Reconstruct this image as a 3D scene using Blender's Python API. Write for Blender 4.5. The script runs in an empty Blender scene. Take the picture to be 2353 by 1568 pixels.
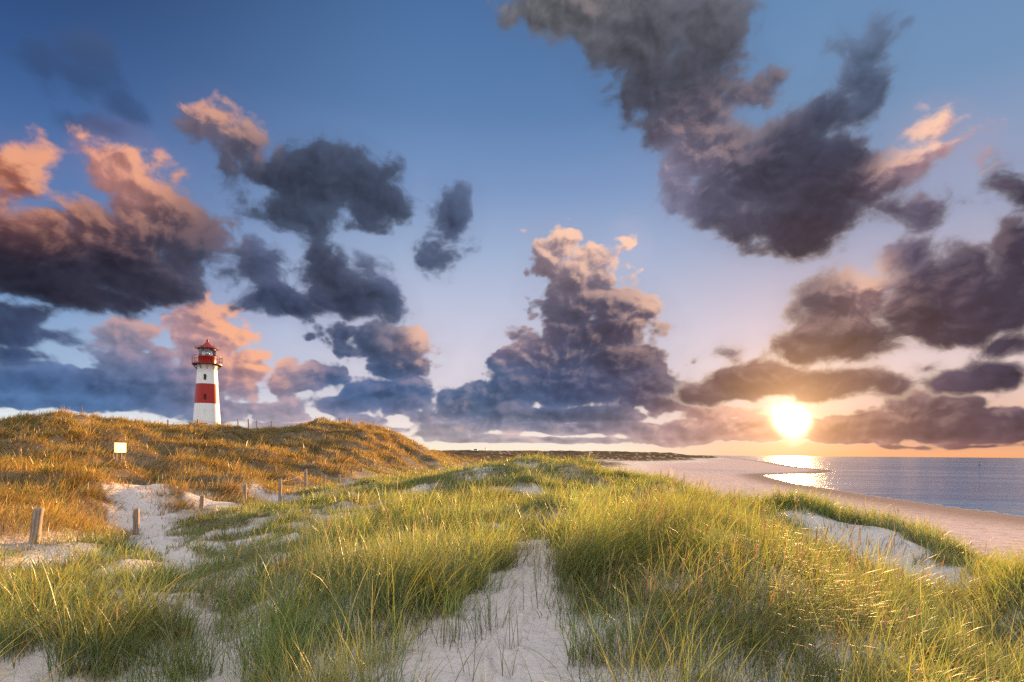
import bpy, bmesh, math, random
import numpy as np
from mathutils import Vector, Matrix

S = bpy.context.scene
COL = S.collection

# ------------------------------------------------------------------ camera
F = 2353.0 * 20.0 / 36.0          # focal length in units of the 2353-wide photograph
CX, HY, ROLL = 1176.5, 1043.0, 0.0082
CAMZ = 8.0
cam_d = bpy.data.cameras.new('camera')
cam = bpy.data.objects.new('camera', cam_d)
COL.objects.link(cam)
cam_d.sensor_width = 36.0
cam_d.lens = 20.0
cam_d.shift_y = (HY - 784.3) / 2353.0
cam_d.clip_start = 0.1
cam_d.clip_end = 60000.0
cam.matrix_world = Matrix.Translation((0, 0, CAMZ)) @ Matrix.Rotation(math.pi / 2, 4, 'X') @ Matrix.Rotation(ROLL, 4, 'Z')
S.camera = cam


def ray(X, Y):
    """measured photo position -> (x/y, z/y) slope of the sight line in the world"""
    dx, dy = X - CX, Y - HY
    u = dx * math.cos(ROLL) + dy * math.sin(ROLL)
    v = -dx * math.sin(ROLL) + dy * math.cos(ROLL)
    return u / F, -v / F


def azel(X, Y):
    a, b = ray(X, Y)
    return math.degrees(math.atan(a)), math.degrees(math.atan(b / math.sqrt(1 + a * a)))


def lin(c):
    return tuple(((v / 255.0) / 12.92 if v <= 10 else (((v / 255.0) + 0.055) / 1.055) ** 2.4) for v in c)


SUN_AZ, SUN_EL = azel(1818, 966)
SUN_LIGHT_EL = 5.4

# ------------------------------------------------------------------ render settings
S.view_settings.view_transform = 'Standard'
S.view_settings.look = 'None'
EXPO = 2.1                        # exposed for the land in evening light
S.view_settings.exposure = EXPO
S.view_settings.gamma = 1.0
S.render.engine = 'CYCLES'
cy = S.cycles
cy.max_bounces = 8
cy.diffuse_bounces = 4
cy.glossy_bounces = 2
cy.transmission_bounces = 5
cy.transparent_max_bounces = 6
cy.sample_clamp_indirect = 2.0
cy.sample_clamp_direct = 12.0
cy.caustics_reflective = False
cy.caustics_refractive = False
cy.use_adaptive_sampling = True
cy.adaptive_threshold = 0.008
cy.use_denoising = False                 # keeps the fine blades and a little grain

# ------------------------------------------------------------------ sun
sd = bpy.data.lights.new('sun', 'SUN')
sd.energy = 5.0
sd.angle = math.radians(0.6)
sd.color = (1.0, 0.56, 0.22)
sun = bpy.data.objects.new('sun', sd)
COL.objects.link(sun)
_a, _e = math.radians(SUN_AZ), math.radians(SUN_LIGHT_EL)
SUNDIR = Vector((math.sin(_a) * math.cos(_e), math.cos(_a) * math.cos(_e), math.sin(_e)))
sun.rotation_euler = SUNDIR.to_track_quat('Z', 'Y').to_euler()
sun.location = SUNDIR * 60 + Vector((0, 0, 20))

# ------------------------------------------------------------------ sky (world nodes only)
W = bpy.data.worlds.new('World')
W.use_nodes = True
wt = W.node_tree
wt.nodes.clear()
try:
    W.cycles.sampling_method = 'NONE'
except Exception:
    pass


class NB:
    """tiny node-graph builder"""
    def __init__(self, t):
        self.t = t

    def put(self, sock, v):
        if hasattr(v, 'is_output') or isinstance(v, bpy.types.NodeSocket):
            self.t.links.new(v, sock)
        else:
            sock.default_value = v

    def m(self, op, a, b=None, c=None, clamp=False):
        n = self.t.nodes.new('ShaderNodeMath')
        n.operation = op
        n.use_clamp = clamp
        for i, v in enumerate((a, b, c)):
            if v is not None:
                self.put(n.inputs[i], v)
        return n.outputs[0]

    def v(self, op, a, b=None, c=None):
        n = self.t.nodes.new('ShaderNodeVectorMath')
        n.operation = op
        for i, x in enumerate((a, b, c)):
            if x is not None:
                self.put(n.inputs[3] if (op == 'SCALE' and i == 1) else n.inputs[i], x)
        return n.outputs[1] if op in ('LENGTH', 'DOT_PRODUCT', 'DISTANCE') else n.outputs[0]

    def xyz(self, x=0.0, y=0.0, z=0.0):
        n = self.t.nodes.new('ShaderNodeCombineXYZ')
        for i, q in enumerate((x, y, z)):
            self.put(n.inputs[i], q)
        return n.outputs[0]

    def sep(self, v):
        n = self.t.nodes.new('ShaderNodeSeparateXYZ')
        self.put(n.inputs[0], v)
        return n.outputs

    def mix(self, f, a, b, mode='MIX'):
        n = self.t.nodes.new('ShaderNodeMix')
        n.data_type = 'RGBA'
        n.blend_type = mode
        self.put(n.inputs[0], f)
        for s, c in ((n.inputs[6], a), (n.inputs[7], b)):
            if isinstance(c, tuple) and len(c) == 3:
                c = c + (1.0,)
            self.put(s, c)
        return n.outputs[2]

    def ramp(self, f, stops, interp='LINEAR'):
        n = self.t.nodes.new('ShaderNodeValToRGB')
        r = n.color_ramp
        r.interpolation = interp
        while len(r.elements) < len(stops):
            r.elements.new(0.5)
        for e, (p, c) in zip(r.elements, stops):
            e.position = p
            e.color = c if len(c) == 4 else tuple(c) + (1.0,)
        self.put(n.inputs[0], f)
        return n.outputs[0]

    def noise(self, vec, scale, detail=2.0, rough=0.5, dims='2D', lac=2.0, dist=0.0):
        n = self.t.nodes.new('ShaderNodeTexNoise')
        n.noise_dimensions = dims
        self.put(n.inputs['Vector'], vec)
        n.inputs['Scale'].default_value = scale
        n.inputs['Detail'].default_value = detail
        n.inputs['Roughness'].default_value = rough
        n.inputs['Lacunarity'].default_value = lac
        n.inputs['Distortion'].default_value = dist
        return n.outputs

    def smooth(self, x, a, b, lo=0.0, hi=1.0):
        n = self.t.nodes.new('ShaderNodeMapRange')
        n.interpolation_type = 'SMOOTHSTEP'
        self.put(n.inputs[0], x)
        self.put(n.inputs[1], a)
        self.put(n.inputs[2], b)
        self.put(n.inputs[3], lo)
        self.put(n.inputs[4], hi)
        return n.outputs[0]


B = NB(wt)
tc = wt.nodes.new('ShaderNodeTexCoord')
D = tc.outputs['Generated']
dx, dy, dz = B.sep(D)
AZ = B.m('MULTIPLY', B.m('ARCTAN2', dx, dy), 57.29578)
EL = B.m('MULTIPLY', B.m('ARCSINE', dz), 57.29578)
ELc = B.m('MAXIMUM', EL, 0.0)
P = B.xyz(AZ, EL, 0.0)
# perspective of a cloud layer: finer towards the horizon
NV = B.m('MULTIPLY_ADD', B.m('MULTIPLY', ELc, B.m('MULTIPLY_ADD', ELc, 0.0055, 1.0)), 0.9, B.m('MULTIPLY', B.m('LOGARITHM', B.m('MULTIPLY_ADD', ELc, 0.1, 1.0), 2.718281828), 6.5))
NP = B.xyz(AZ, NV, 0.0)
w1 = B.noise(NP, 1 / 7.0, 3.0, 0.55)[1]
WARP = B.v('MULTIPLY', B.v('SUBTRACT', w1, (0.5, 0.5, 0.5)), (2.8, 2.4, 0.0))
ELS = B.m('MULTIPLY_ADD', ELc, 0.035, 0.32, clamp=True)         # feature size factor 0.35..1
PW = B.v('ADD', P, B.v('SCALE', WARP, ELS))
LX = B.m('MINIMUM', B.m('MAXIMUM', B.m('MULTIPLY', B.m('SUBTRACT', SUN_AZ, AZ), 0.045), -0.6), 0.6)
LV = B.xyz(LX, 0.8, 0.0)
NPw = B.v('MULTIPLY_ADD', B.v('SUBTRACT', w1, (0.5, 0.5, 0.5)), (3.0, 3.0, 0.0), NP)
n_a = B.noise(NPw, 1 / 4.6, 7.0, 0.56)[0]
n_b = B.noise(B.v('ADD', NPw, B.v('SCALE', LV, 0.9)), 1 / 4.6, 4.0, 0.56)[0]
REL = B.m('SUBTRACT', n_a, n_b)


def heaps(vec, scale):
    n = wt.nodes.new('ShaderNodeTexVoronoi')
    n.voronoi_dimensions = '2D'
    n.feature = 'SMOOTH_F1'
    B.put(n.inputs['Vector'], vec)
    n.inputs['Scale'].default_value = scale
    n.inputs['Detail'].default_value = 2.0
    n.inputs['Roughness'].default_value = 0.5
    n.inputs['Smoothness'].default_value = 0.35
    return B.m('SUBTRACT', 0.45, n.outputs['Distance'])


NPv = B.v('MULTIPLY_ADD', B.v('SUBTRACT', w1, (0.5, 0.5, 0.5)), (1.2, 1.2, 0.0), NP)
h_a = heaps(NPv, 1 / 2.6)
h_b = heaps(B.v('ADD', NPv, B.v('SCALE', LV, 0.7)), 1 / 2.6)
HREL = B.m('SUBTRACT', h_a, h_b)
EDGE_F = B.m('MULTIPLY', B.m('SUBTRACT', n_a, 0.5), B.m('MULTIPLY', ELS, 8.0))
EDGE_H = B.m('MULTIPLY', h_a, B.m('MULTIPLY', ELS, 3.2))
EDGE = {0: B.m('MULTIPLY_ADD', EDGE_F, 0.62, EDGE_H), 1: B.m('MULTIPLY_ADD', EDGE_H, 0.32, EDGE_F)}
RELS = {0: B.m('MULTIPLY_ADD', HREL, 0.15, B.m('MULTIPLY', REL, 0.6)), 1: B.m('MULTIPLY_ADD', HREL, 0.10, B.m('MULTIPLY', REL, 0.8))}
SD = tuple(SUNDIR_SKY) if False else (math.sin(math.radians(SUN_AZ)) * math.cos(math.radians(SUN_EL)),
                                      math.cos(math.radians(SUN_AZ)) * math.cos(math.radians(SUN_EL)),
                                      math.sin(math.radians(SUN_EL)))
SANG = B.m('MULTIPLY', B.m('ARCCOSINE', B.m('MINIMUM', B.v('DOT_PRODUCT', D, SD), 1.0)), 57.29578)
NEAR_SUN = B.m('EXPONENT', B.m('MULTIPLY', SANG, -1 / 13.0))

# clear air between the clouds: three elevation ramps blended round the compass
ELn = B.m('MULTIPLY', ELc, 1 / 40.0)


def sky_ramp(pts):
    def mute(c):                                         # evening air: a little greyer than a clear noon sky
        g = .3 * c[0] + .5 * c[1] + .2 * c[2]
        return tuple(v + (g - v) * .13 for v in c)
    return B.ramp(ELn, [(e / 40.0, lin(mute(c))) for e, c in pts])


r_left = sky_ramp([(0, (246, 242, 234)), (2.5, (230, 236, 240)), (6, (164, 194, 226)), (12, (118, 158, 212)),
                   (20, (78, 121, 184)), (28, (52, 89, 150)), (38, (28, 50, 98))])
r_mid = sky_ramp([(0, (255, 238, 208)), (2.5, (250, 232, 222)), (6, (228, 216, 224)), (12.5, (198, 200, 224)),
                  (19, (160, 180, 216)), (25, (120, 152, 202)), (31, (88, 129, 184)), (39, (68, 111, 168))])
r_right = sky_ramp([(0, (255, 172, 112)), (1.2, (250, 178, 136)), (3, (244, 190, 160)), (6.5, (240, 212, 206)), (12, (212, 196, 210)),
                    (19, (160, 168, 200)), (28, (112, 148, 192)), (38, (94, 138, 188))])
air = B.mix(B.smooth(AZ, -44.0, -6.0), r_left, r_mid)
air = B.mix(B.smooth(AZ, 6.0, 30.0), air, r_right)

# ---- clouds: measured centres and sizes in the photograph -> compass bearing and height in degrees
# (X, Y, rx, ry, core colour, warm-lit amount)
FAR = [
 (50, 880, 150, 46, (88, 118, 168), 0), (200, 885, 170, 44, (86, 116, 166), 0), (330, 885, 120, 58, (96, 122, 170), 0),
 (130, 925, 190, 20, (104, 140, 188), 0), (420, 900, 100, 60, (104, 126, 166), 0),
 (290, 775, 55, 42, (150, 138, 156), .5), (270, 830, 70, 35, (128, 134, 164), .1), (345, 825, 50, 26, (100, 108, 142), 0),
 (470, 745, 76, 62, (186, 142, 148), 1.0), (510, 800, 60, 50, (206, 150, 146), 1.2), (545, 770, 46, 44, (206, 148, 140), 1.5), (560, 835, 50, 48, (204, 148, 140), 1.5),
 (450, 815, 56, 60, (160, 140, 158), .5), (500, 945, 80, 26, (150, 146, 168), .2), (520, 880, 50, 30, (190, 150, 156), .8),
 (655, 890, 46, 44, (176, 152, 164), .7), (738, 868, 58, 34, (88, 110, 152), .1), (575, 900, 55, 20, (92, 116, 160), 0),
 (640, 945, 76, 24, (172, 160, 172), .3),
 (890, 915, 104, 42, (92, 118, 164), 0), (780, 928, 80, 26, (98, 124, 170), 0),
 (880, 790, 110, 44, (86, 98, 130), .1), (930, 845, 70, 48, (84, 104, 142), .3), (962, 778, 24, 22, (190, 150, 150), 1.3),
 (800, 775, 60, 24, (80, 92, 124), 0), (1070, 935, 70, 46, (98, 120, 156), .2),
 (1300, 575, 54, 46, (172, 138, 138), 1.1), (1312, 660, 70, 60, (132, 114, 126), .55), (1390, 700, 76, 54, (108, 98, 116), .45),
 (1472, 722, 40, 36, (146, 118, 126), 1.1), (1345, 690, 90, 60, (108, 98, 116), .25), (1310, 730, 80, 50, (88, 86, 108), .2), (1370, 770, 140, 52, (80, 76, 96), .2), (1250, 830, 105, 56, (92, 102, 132), .4),
 (1205, 785, 36, 28, (160, 130, 140), 1.0), (1430, 835, 120, 58, (82, 82, 106), .2), (1290, 885, 200, 50, (86, 102, 138), 0),
 (1480, 890, 95, 46, (80, 80, 102), .1), (1150, 910, 100, 48, (100, 120, 156), .2), (1230, 955, 210, 22, (104, 120, 152), 0),
 (1530, 930, 64, 20, (92, 86, 106), .2),
 (1050, 985, 90, 12, (186, 168, 174), .6), (1310, 982, 190, 15, (146, 142, 162), .3), (1480, 988, 110, 15, (168, 150, 162), .6),
 (1250, 1012, 260, 7, (204, 184, 186), .4), (1000, 1000, 80, 8, (190, 172, 176), .4), (1640, 985, 80, 22, (206, 152, 146), .8),
 (1340, 600, 56, 46, (168, 136, 138), 1.0), (1285, 630, 56, 50, (150, 124, 132), .7), (1412, 600, 20, 20, (240, 190, 182), 1.6), (1438, 565, 10, 12, (248, 200, 188), 1.6),
 (2150, 940, 140, 30, (104, 90, 106), .2), (2280, 960, 110, 26, (96, 86, 106), .1), (2040, 965, 120, 20, (136, 100, 102), .3),
 (2150, 992, 220, 16, (126, 98, 108), .2), (2250, 1024, 80, 6, (176, 120, 112), .4), (2100, 1026, 44, 5, (176, 120, 112), .4),
 (1740, 985, 190, 30, (196, 138, 116), .2), (1960, 985, 180, 32, (160, 108, 100), .1), (1560, 1008, 120, 16, (206, 164, 150), .4), (2230, 990, 190, 32, (116, 92, 104), .1), (1650, 955, 90, 20, (186, 134, 126), .3),
 (690, 985, 90, 16, (190, 170, 176), .4), (840, 965, 60, 14, (150, 146, 168), .3), (1130, 965, 70, 16, (120, 128, 156), .2), (2160, 965, 190, 30, (112, 90, 104), .1), (2100, 915, 60, 16, (120, 92, 104), .2),
 (1120, 1005, 60, 8, (190, 172, 178), .4), (1570, 985, 70, 20, (178, 146, 150), .5), (900, 988, 60, 11, (190, 176, 182), .4), (1390, 962, 110, 14, (120, 118, 140), .2), (980, 960, 50, 14, (160, 150, 166), .4),
]
NEAR = [
 (1320, 15, 130, 62, (122, 114, 116), .1), (1480, 70, 130, 104, (104, 99, 104), 0), (1620, 60, 76, 92, (112, 106, 112), 0),
 (1550, 190, 136, 88, (82, 79, 90), 0), (1600, 280, 100, 56, (98, 90, 102), .1), (1690, 230, 54, 40, (104, 96, 110), .1),
 (1600, 350, 66, 66, (150, 126, 140), .45), (1668, 330, 80, 56, (112, 104, 120), .2), (1640, 430, 70, 66, (118, 112, 134), .15), (1570, 430, 34, 50, (140, 130, 152), .2),
 (1800, 400, 180, 100, (74, 73, 90), 0), (1700, 390, 84, 74, (84, 80, 98), 0), (1850, 500, 140, 84, (64, 60, 75), 0),
 (1960, 420, 76, 92, (72, 69, 86), 0), (1730, 520, 50, 34, (94, 88, 106), 0), (1900, 280, 60, 50, (74, 77, 96), 0),
 (1990, 190, 48, 66, (94, 104, 126), 0), (1988, 115, 26, 34, (102, 114, 138), 0), (2060, 490, 54, 28, (98, 90, 110), .1),
 (2135, 290, 26, 20, (206, 150, 146), 1.0), (2180, 345, 26, 14, (206, 148, 144), 1.0), (2100, 385, 46, 18, (186, 140, 146), .9),
 (2062, 425, 30, 20, (146, 118, 134), .6),
 (36, 425, 58, 62, (190, 112, 92), .8), (100, 500, 84, 40, (160, 102, 96), .75), (285, 388, 66, 48, (196, 130, 118), .8),
 (325, 432, 44, 34, (200, 134, 122), .95), (200, 515, 110, 44, (108, 82, 94), .4), (370, 510, 110, 80, (86, 80, 98), .15),
 (100, 590, 220, 92, (57, 54, 72), 0), (280, 615, 175, 82, (64, 61, 81), 0), (230, 682, 130, 28, (50, 50, 67), 0),
 (420, 600, 58, 58, (84, 83, 104), .05), (10, 640, 140, 34, (46, 42, 56), 0),
 (30, 745, 84, 66, (64, 76, 108), 0), (105, 770, 50, 16, (80, 94, 130), 0), (30, 815, 90, 20, (76, 98, 144), 0),
 (500, 288, 46, 36, (128, 112, 130), .8), (545, 350, 36, 36, (92, 93, 114), .1), (605, 402, 60, 24, (72, 77, 98), 0),
 (745, 425, 110, 76, (68, 76, 98), 0), (835, 450, 70, 58, (68, 77, 100), 0), (705, 490, 80, 42, (76, 86, 110), 0),
 (780, 370, 50, 24, (78, 87, 110), 0),
 (1035, 500, 36, 46, (80, 92, 122), 0), (1008, 572, 32, 38, (84, 97, 127), 0), (1062, 468, 20, 24, (92, 106, 138), 0),
 (580, 620, 60, 42, (84, 92, 122), 0), (612, 682, 70, 34, (74, 85, 117), 0), (520, 630, 42, 24, (94, 100, 128), 0),
 (772, 640, 66, 48, (69, 74, 97), 0), (810, 690, 80, 38, (64, 70, 94), 0), (882, 700, 28, 46, (92, 104, 136), 0),
 (700, 712, 56, 18, (78, 88, 118), 0), (850, 618, 20, 20, (110, 120, 150), 0),
 (1920, 725, 108, 72, (98, 84, 96), .2), (1965, 785, 98, 58, (86, 72, 84), 0), (1888, 690, 34, 38, (102, 94, 112), .1),
 (1850, 795, 84, 54, (120, 92, 92), .1), (1995, 668, 20, 15, (196, 136, 132), 1.4), (1905, 880, 128, 40, (112, 80, 82), .1),
 (1700, 892, 110, 36, (104, 82, 92), .1), (1795, 865, 84, 46, (128, 88, 84), .1), (2030, 885, 50, 24, (112, 84, 92), .2),
 (1640, 912, 56, 20, (104, 88, 100), .1), (1682, 808, 16, 12, (120, 106, 122), 0),
 (2200, 640, 120, 70, (82, 73, 94), .1), (2280, 680, 110, 90, (70, 63, 80), 0), (2150, 720, 100, 62, (74, 65, 82), .1),
 (2200, 765, 100, 36, (64, 54, 68), 0), (2330, 560, 50, 60, (84, 71, 86), .1), (2345, 460, 28, 44, (58, 57, 78), 0),
 (2100, 590, 50, 22, (98, 91, 115), 0), (2330, 785, 84, 22, (78, 71, 90), 0),
 (2180, 872, 52, 22, (92, 78, 96), 0), (2290, 862, 84, 28, (76, 69, 90), 0), (2120, 852, 28, 11, (98, 88, 106), 0),
]
FAINT = [(120, 170, 80, 60, (66, 88, 128), 0), (240, 300, 90, 40, (58, 80, 120), 0), (205, 130, 70, 62, (74, 96, 136), 0), (190, 190, 90, 60, (60, 82, 122), 0), (285, 255, 56, 48, (58, 80, 120), 0)]


def prep(lst):
    out = []
    for X, Y, rx, ry, c, l in lst:
        a0, e0 = azel(X, Y)
        a1, _ = azel(X + rx, Y)
        a2, _ = azel(X - rx, Y)
        _, e1 = azel(X, Y - ry)
        _, e2 = azel(X, Y + ry)
        k = 0.86 if sum(c) < 420 else 0.95
        out.append((a0, e0, abs(a1 - a2) / 2, abs(e1 - e2) / 2, lin((c[0] * k * (.92 if a0 > 3 and e0 > 6 else .97), c[1] * k * .99, min(255, c[2] * k * (1.05 if a0 > 3 and e0 > 6 else 1)))), l))
    return out


FARB, NEARB, FAINTB = prep(FAR), prep(NEAR), prep(FAINT)
MARG = 7.5


def new_group(name, ins, outs):
    t = bpy.data.node_groups.new(name, 'ShaderNodeTree')
    for n, k in ins:
        t.interface.new_socket(n, in_out='INPUT', socket_type='NodeSocket' + k)
    for n, k in outs:
        t.interface.new_socket(n, in_out='OUTPUT', socket_type='NodeSocket' + k)
    gi, go = t.nodes.new('NodeGroupInput'), t.nodes.new('NodeGroupOutput')
    return t, gi.outputs, go.inputs


def use_group(tree, group, **kw):
    n = tree.nodes.new('ShaderNodeGroup')
    n.node_tree = group
    for k, val in kw.items():
        s = n.inputs[k]
        if isinstance(val, bpy.types.NodeSocket):
            tree.links.new(val, s)
        else:
            s.default_value = val
    return n.outputs


# one puff of cloud
puff_g, gi, go = new_group('cloud_puff',
    [('pw', 'Vector'), ('s', 'Vector'), ('o', 'Vector'), ('r', 'Float'), ('c', 'Vector'), ('p', 'Vector'),
     ('d', 'Float'), ('ac', 'Vector'), ('ap', 'Vector'), ('aq', 'Vector')],
    [('d', 'Float'), ('ac', 'Vector'), ('ap', 'Vector'), ('aq', 'Vector'), ('pw', 'Vector')])
b = NB(puff_g)
q = b.v('MULTIPLY_ADD', gi['pw'], gi['s'], gi['o'])
ln = b.v('LENGTH', q)
dn = b.m('MULTIPLY', b.m('SUBTRACT', 1.0, ln), gi['r'])
b.put(go['d'], b.m('SMOOTH_MAX', dn, gi['d'], 0.7))
w = b.m('MULTIPLY_ADD', dn, 0.16, 0.6, clamp=True)
w = b.m('MULTIPLY', w, w)
wv = b.xyz(w, w, w)
b.put(go['ac'], b.v('MULTIPLY_ADD', gi['c'], wv, gi['ac']))
b.put(go['ap'], b.v('MULTIPLY_ADD', gi['p'], wv, gi['ap']))
aqn = b.v('MULTIPLY_ADD', q, wv, gi['aq'])
b.put(go['aq'], aqn)
b.put(go['pw'], b.v('MULTIPLY_ADD', aqn, (1e-7, 1e-7, 0.0), gi['pw']))    # keeps the puffs in sequence

# light and body of one deck of clouds over what is behind it
deck_g, gi, go = new_group('cloud_deck',
    [('base', 'Color'), ('air', 'Color'), ('d', 'Float'), ('ac', 'Vector'), ('ap', 'Vector'), ('aq', 'Vector'),
     ('lv', 'Vector'), ('edge', 'Float'), ('els', 'Float'), ('rel', 'Float'), ('sun', 'Float'), ('az', 'Float'),
     ('k_soft', 'Float'), ('k_edge', 'Float')], [('c', 'Color')])
b = NB(deck_g)
plit, pw, _ = b.sep(gi['ap'])
inv = b.m('DIVIDE', 1.0, b.m('MAXIMUM', pw, 1e-4))
core = b.v('SCALE', gi['ac'], inv)
g = b.m('MULTIPLY', b.v('DOT_PRODUCT', gi['aq'], gi['lv']), inv)
litn = b.m('MULTIPLY', plit, inv)
dd = b.m('ADD', b.m('MULTIPLY_ADD', gi['edge'], gi['k_edge'], gi['d']), b.m('MULTIPLY', gi['els'], 1.45))
soft = b.m('MULTIPLY', gi['els'], gi['k_soft'])
alpha = b.smooth(dd, b.m('MULTIPLY', soft, -0.25), soft)
alpha = b.m('MULTIPLY', alpha, b.smooth(pw, 0.0, 0.03))
thin = b.smooth(dd, 0.0, b.m('MULTIPLY', soft, 1.7), 1.0, 0.0)
sh = b.m('MULTIPLY_ADD', gi['rel'], 2.3, b.m('MULTIPLY_ADD', g, 0.16, b.smooth(dd, 0.0, b.m('MULTIPLY', gi['els'], 5.5), 1.22, 0.88)))
sh = b.m('MAXIMUM', b.m('MINIMUM', sh, 1.7), 0.55)
col = b.v('SCALE', core, sh)
lv = b.smooth(b.m('MULTIPLY_ADD', gi['rel'], 6.5, b.m('MULTIPLY_ADD', thin, 0.35, g)), -0.25, 1.15)
lv = b.m('MULTIPLY', lv, litn, clamp=True)
warm = b.mix(gi['sun'], lin((250, 178, 140)), lin((255, 222, 190)))
warm = b.mix(b.smooth(gi['az'], -30.0, 0.0), warm, lin((255, 206, 178)))
col = b.mix(b.m('MULTIPLY', lv, 0.92), col, warm)
rim = b.m('MULTIPLY', thin, b.m('MULTIPLY_ADD', gi['sun'], 0.9, 0.12))
col = b.mix(rim, col, b.mix(gi['sun'], gi['air'], lin((255, 226, 190))))
# a skirt of thin mist round every cloud
mist = b.smooth(b.m('MULTIPLY_ADD', gi['edge'], 0.5, gi['d']), b.m('MULTIPLY', gi['els'], -4.5), b.m('MULTIPLY', gi['els'], 2.2))
mist = b.m('MULTIPLY', b.m('MULTIPLY', mist, 0.36), b.smooth(pw, 0.0, 0.12))
mcol = b.mix(0.45, b.v('SCALE', core, 1.35), gi['air'])
under = b.mix(mist, gi['base'], mcol)
b.put(go['c'], b.mix(alpha, under, col))


def layer(blobs, base, k_soft, k_edge, kind):
    if not blobs:
        return base
    d, ac, ap, aq = -9.0, (0, 0, 0), (0, 0, 0), (0, 0, 0)
    pw = PW
    for a0, e0, ra, re, c, lit in blobs:
        o = use_group(wt, puff_g, pw=pw, s=(1 / ra, 1 / re, 0.0), o=(-a0 / ra, -e0 / re, 0.0), r=math.sqrt(ra * re),
                      c=c, p=(lit, 1.0, 0.0), d=d, ac=ac, ap=ap, aq=aq)
        d, ac, ap, aq, pw = o['d'], o['ac'], o['ap'], o['aq'], o['pw']
    return use_group(wt, deck_g, base=base, air=air, d=d, ac=ac, ap=ap, aq=aq, lv=LV, edge=EDGE[kind], els=ELS, rel=RELS[kind],
                     sun=NEAR_SUN, az=AZ, k_soft=k_soft, k_edge=k_edge)['c']


def faint(base):
    d = None
    col = None
    for a0, e0, ra, re, c, lit in FAINTB:
        q = B.v('MULTIPLY_ADD', PW, (1 / ra, 1 / re, 0.0), (-a0 / ra, -e0 / re, 0.0))
        x = B.m('MULTIPLY_ADD', B.v('LENGTH', q), -1.0, 1.0)
        d = x if d is None else B.m('SMOOTH_MAX', d, x, 0.3)
    d = B.m('MULTIPLY_ADD', B.m('SUBTRACT', n_a, 0.5), 2.2, d)
    al = B.m('MULTIPLY', B.smooth(d, -0.3, 0.8), 0.72)
    return B.mix(al, base, B.mix(B.smooth(EL, 27.0, 36.0), lin((56, 78, 118)), lin((92, 108, 136))))


def glow(c):
    sw = B.m('MULTIPLY', SANG, B.m('MULTIPLY_ADD', B.m('SUBTRACT', n_a, 0.5), 0.9, 1.0))     # cloud edges eat into the blaze
    sw = B.m('MAXIMUM', sw, B.m('MULTIPLY', SANG, 0.55))
    core = B.m('EXPONENT', B.m('MULTIPLY', B.m('POWER', B.m('MULTIPLY', sw, 1 / 0.95), 2.0), -1.0))
    mid = B.m('EXPONENT', B.m('MULTIPLY', SANG, -1 / 2.8))
    wide = B.m('EXPONENT', B.m('MULTIPLY', SANG, -1 / 8.0))
    c = B.v('MULTIPLY_ADD', B.xyz(core, core, core), (9.0, 7.5, 5.0), c)
    c = B.v('MULTIPLY_ADD', B.xyz(mid, mid, mid), (1.25, 0.70, 0.28), c)
    return B.v('MULTIPLY_ADD', B.xyz(wide, wide, wide), (0.20, 0.075, 0.02), c)


def background(c, s=2.0 ** -EXPO):
    n = wt.nodes.new('ShaderNodeBackground')
    B.put(n.inputs[0], c)
    n.inputs[1].default_value = s
    return n.outputs[0]


def mixsh(f, a, b):
    n = wt.nodes.new('ShaderNodeMixShader')
    B.put(n.inputs[0], f)
    wt.links.new(a, n.inputs[1])
    wt.links.new(b, n.inputs[2])
    return n.outputs[0]


def reach(b):
    return 1.6 + 3.8 * b[2] / math.sqrt(b[2] * b[3])


# sectors of the compass: each only works out the clouds that reach into it
cuts = [-60, -36, -30, -23, -16, -8, 0, 7, 14, 20, 25, 30, 36, 60]
secs = []
for lo, hi in zip(cuts[:-1], cuts[1:]):
    def near_by(bl):
        return [b for b in bl if b[0] + b[2] + reach(b) > lo and b[0] - b[2] - reach(b) < hi]
    c = air
    if lo < -20:
        c = faint(c)
    c = layer(near_by(FARB), c, 0.8, 0.85, 0)
    c = layer(near_by(NEARB), c, 1.3, 0.9, 1)
    secs.append(background(glow(c)))
sh = secs[-1]
for i in range(len(secs) - 2, -1, -1):
    sh = mixsh(B.m('GREATER_THAN', AZ, float(cuts[i + 1])), secs[i], sh)

# the rest of the dome: physical sky plus bright cloud added unseen overhead and opposite the sun, to fill-light the land
nis = wt.nodes.new('ShaderNodeTexSky')
nis.sky_type = 'NISHITA'
nis.sun_disc = False
nis.sun_elevation = math.radians(SUN_LIGHT_EL)
nis.sun_rotation = math.radians(SUN_AZ)
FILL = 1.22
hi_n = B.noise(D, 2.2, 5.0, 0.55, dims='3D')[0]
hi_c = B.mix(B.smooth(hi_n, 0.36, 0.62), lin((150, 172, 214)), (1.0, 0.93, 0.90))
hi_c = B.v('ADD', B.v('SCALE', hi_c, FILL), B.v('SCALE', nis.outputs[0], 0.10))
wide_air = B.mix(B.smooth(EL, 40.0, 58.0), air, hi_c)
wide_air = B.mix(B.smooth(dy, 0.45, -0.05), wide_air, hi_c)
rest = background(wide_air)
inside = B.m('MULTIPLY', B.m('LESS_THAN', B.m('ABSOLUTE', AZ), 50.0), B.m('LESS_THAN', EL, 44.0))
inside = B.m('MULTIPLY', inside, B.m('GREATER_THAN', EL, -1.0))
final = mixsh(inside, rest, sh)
wo = wt.nodes.new('ShaderNodeOutputWorld')
wt.links.new(final, wo.inputs[0])
S.world = W

# =================================================================== helpers
rng = np.random.default_rng(7)
R_ = random.Random(11)


def _hash(ix, iy, seed):
    h = (ix.astype(np.int64) * 374761393 + iy.astype(np.int64) * 668265263 + seed * 1442695041) & 0xFFFFFFFF
    h = ((h ^ (h >> 13)) * 1274126177) & 0xFFFFFFFF
    h = (h ^ (h >> 16)) & 0xFFFFFFFF
    return h / 4294967295.0


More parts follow.
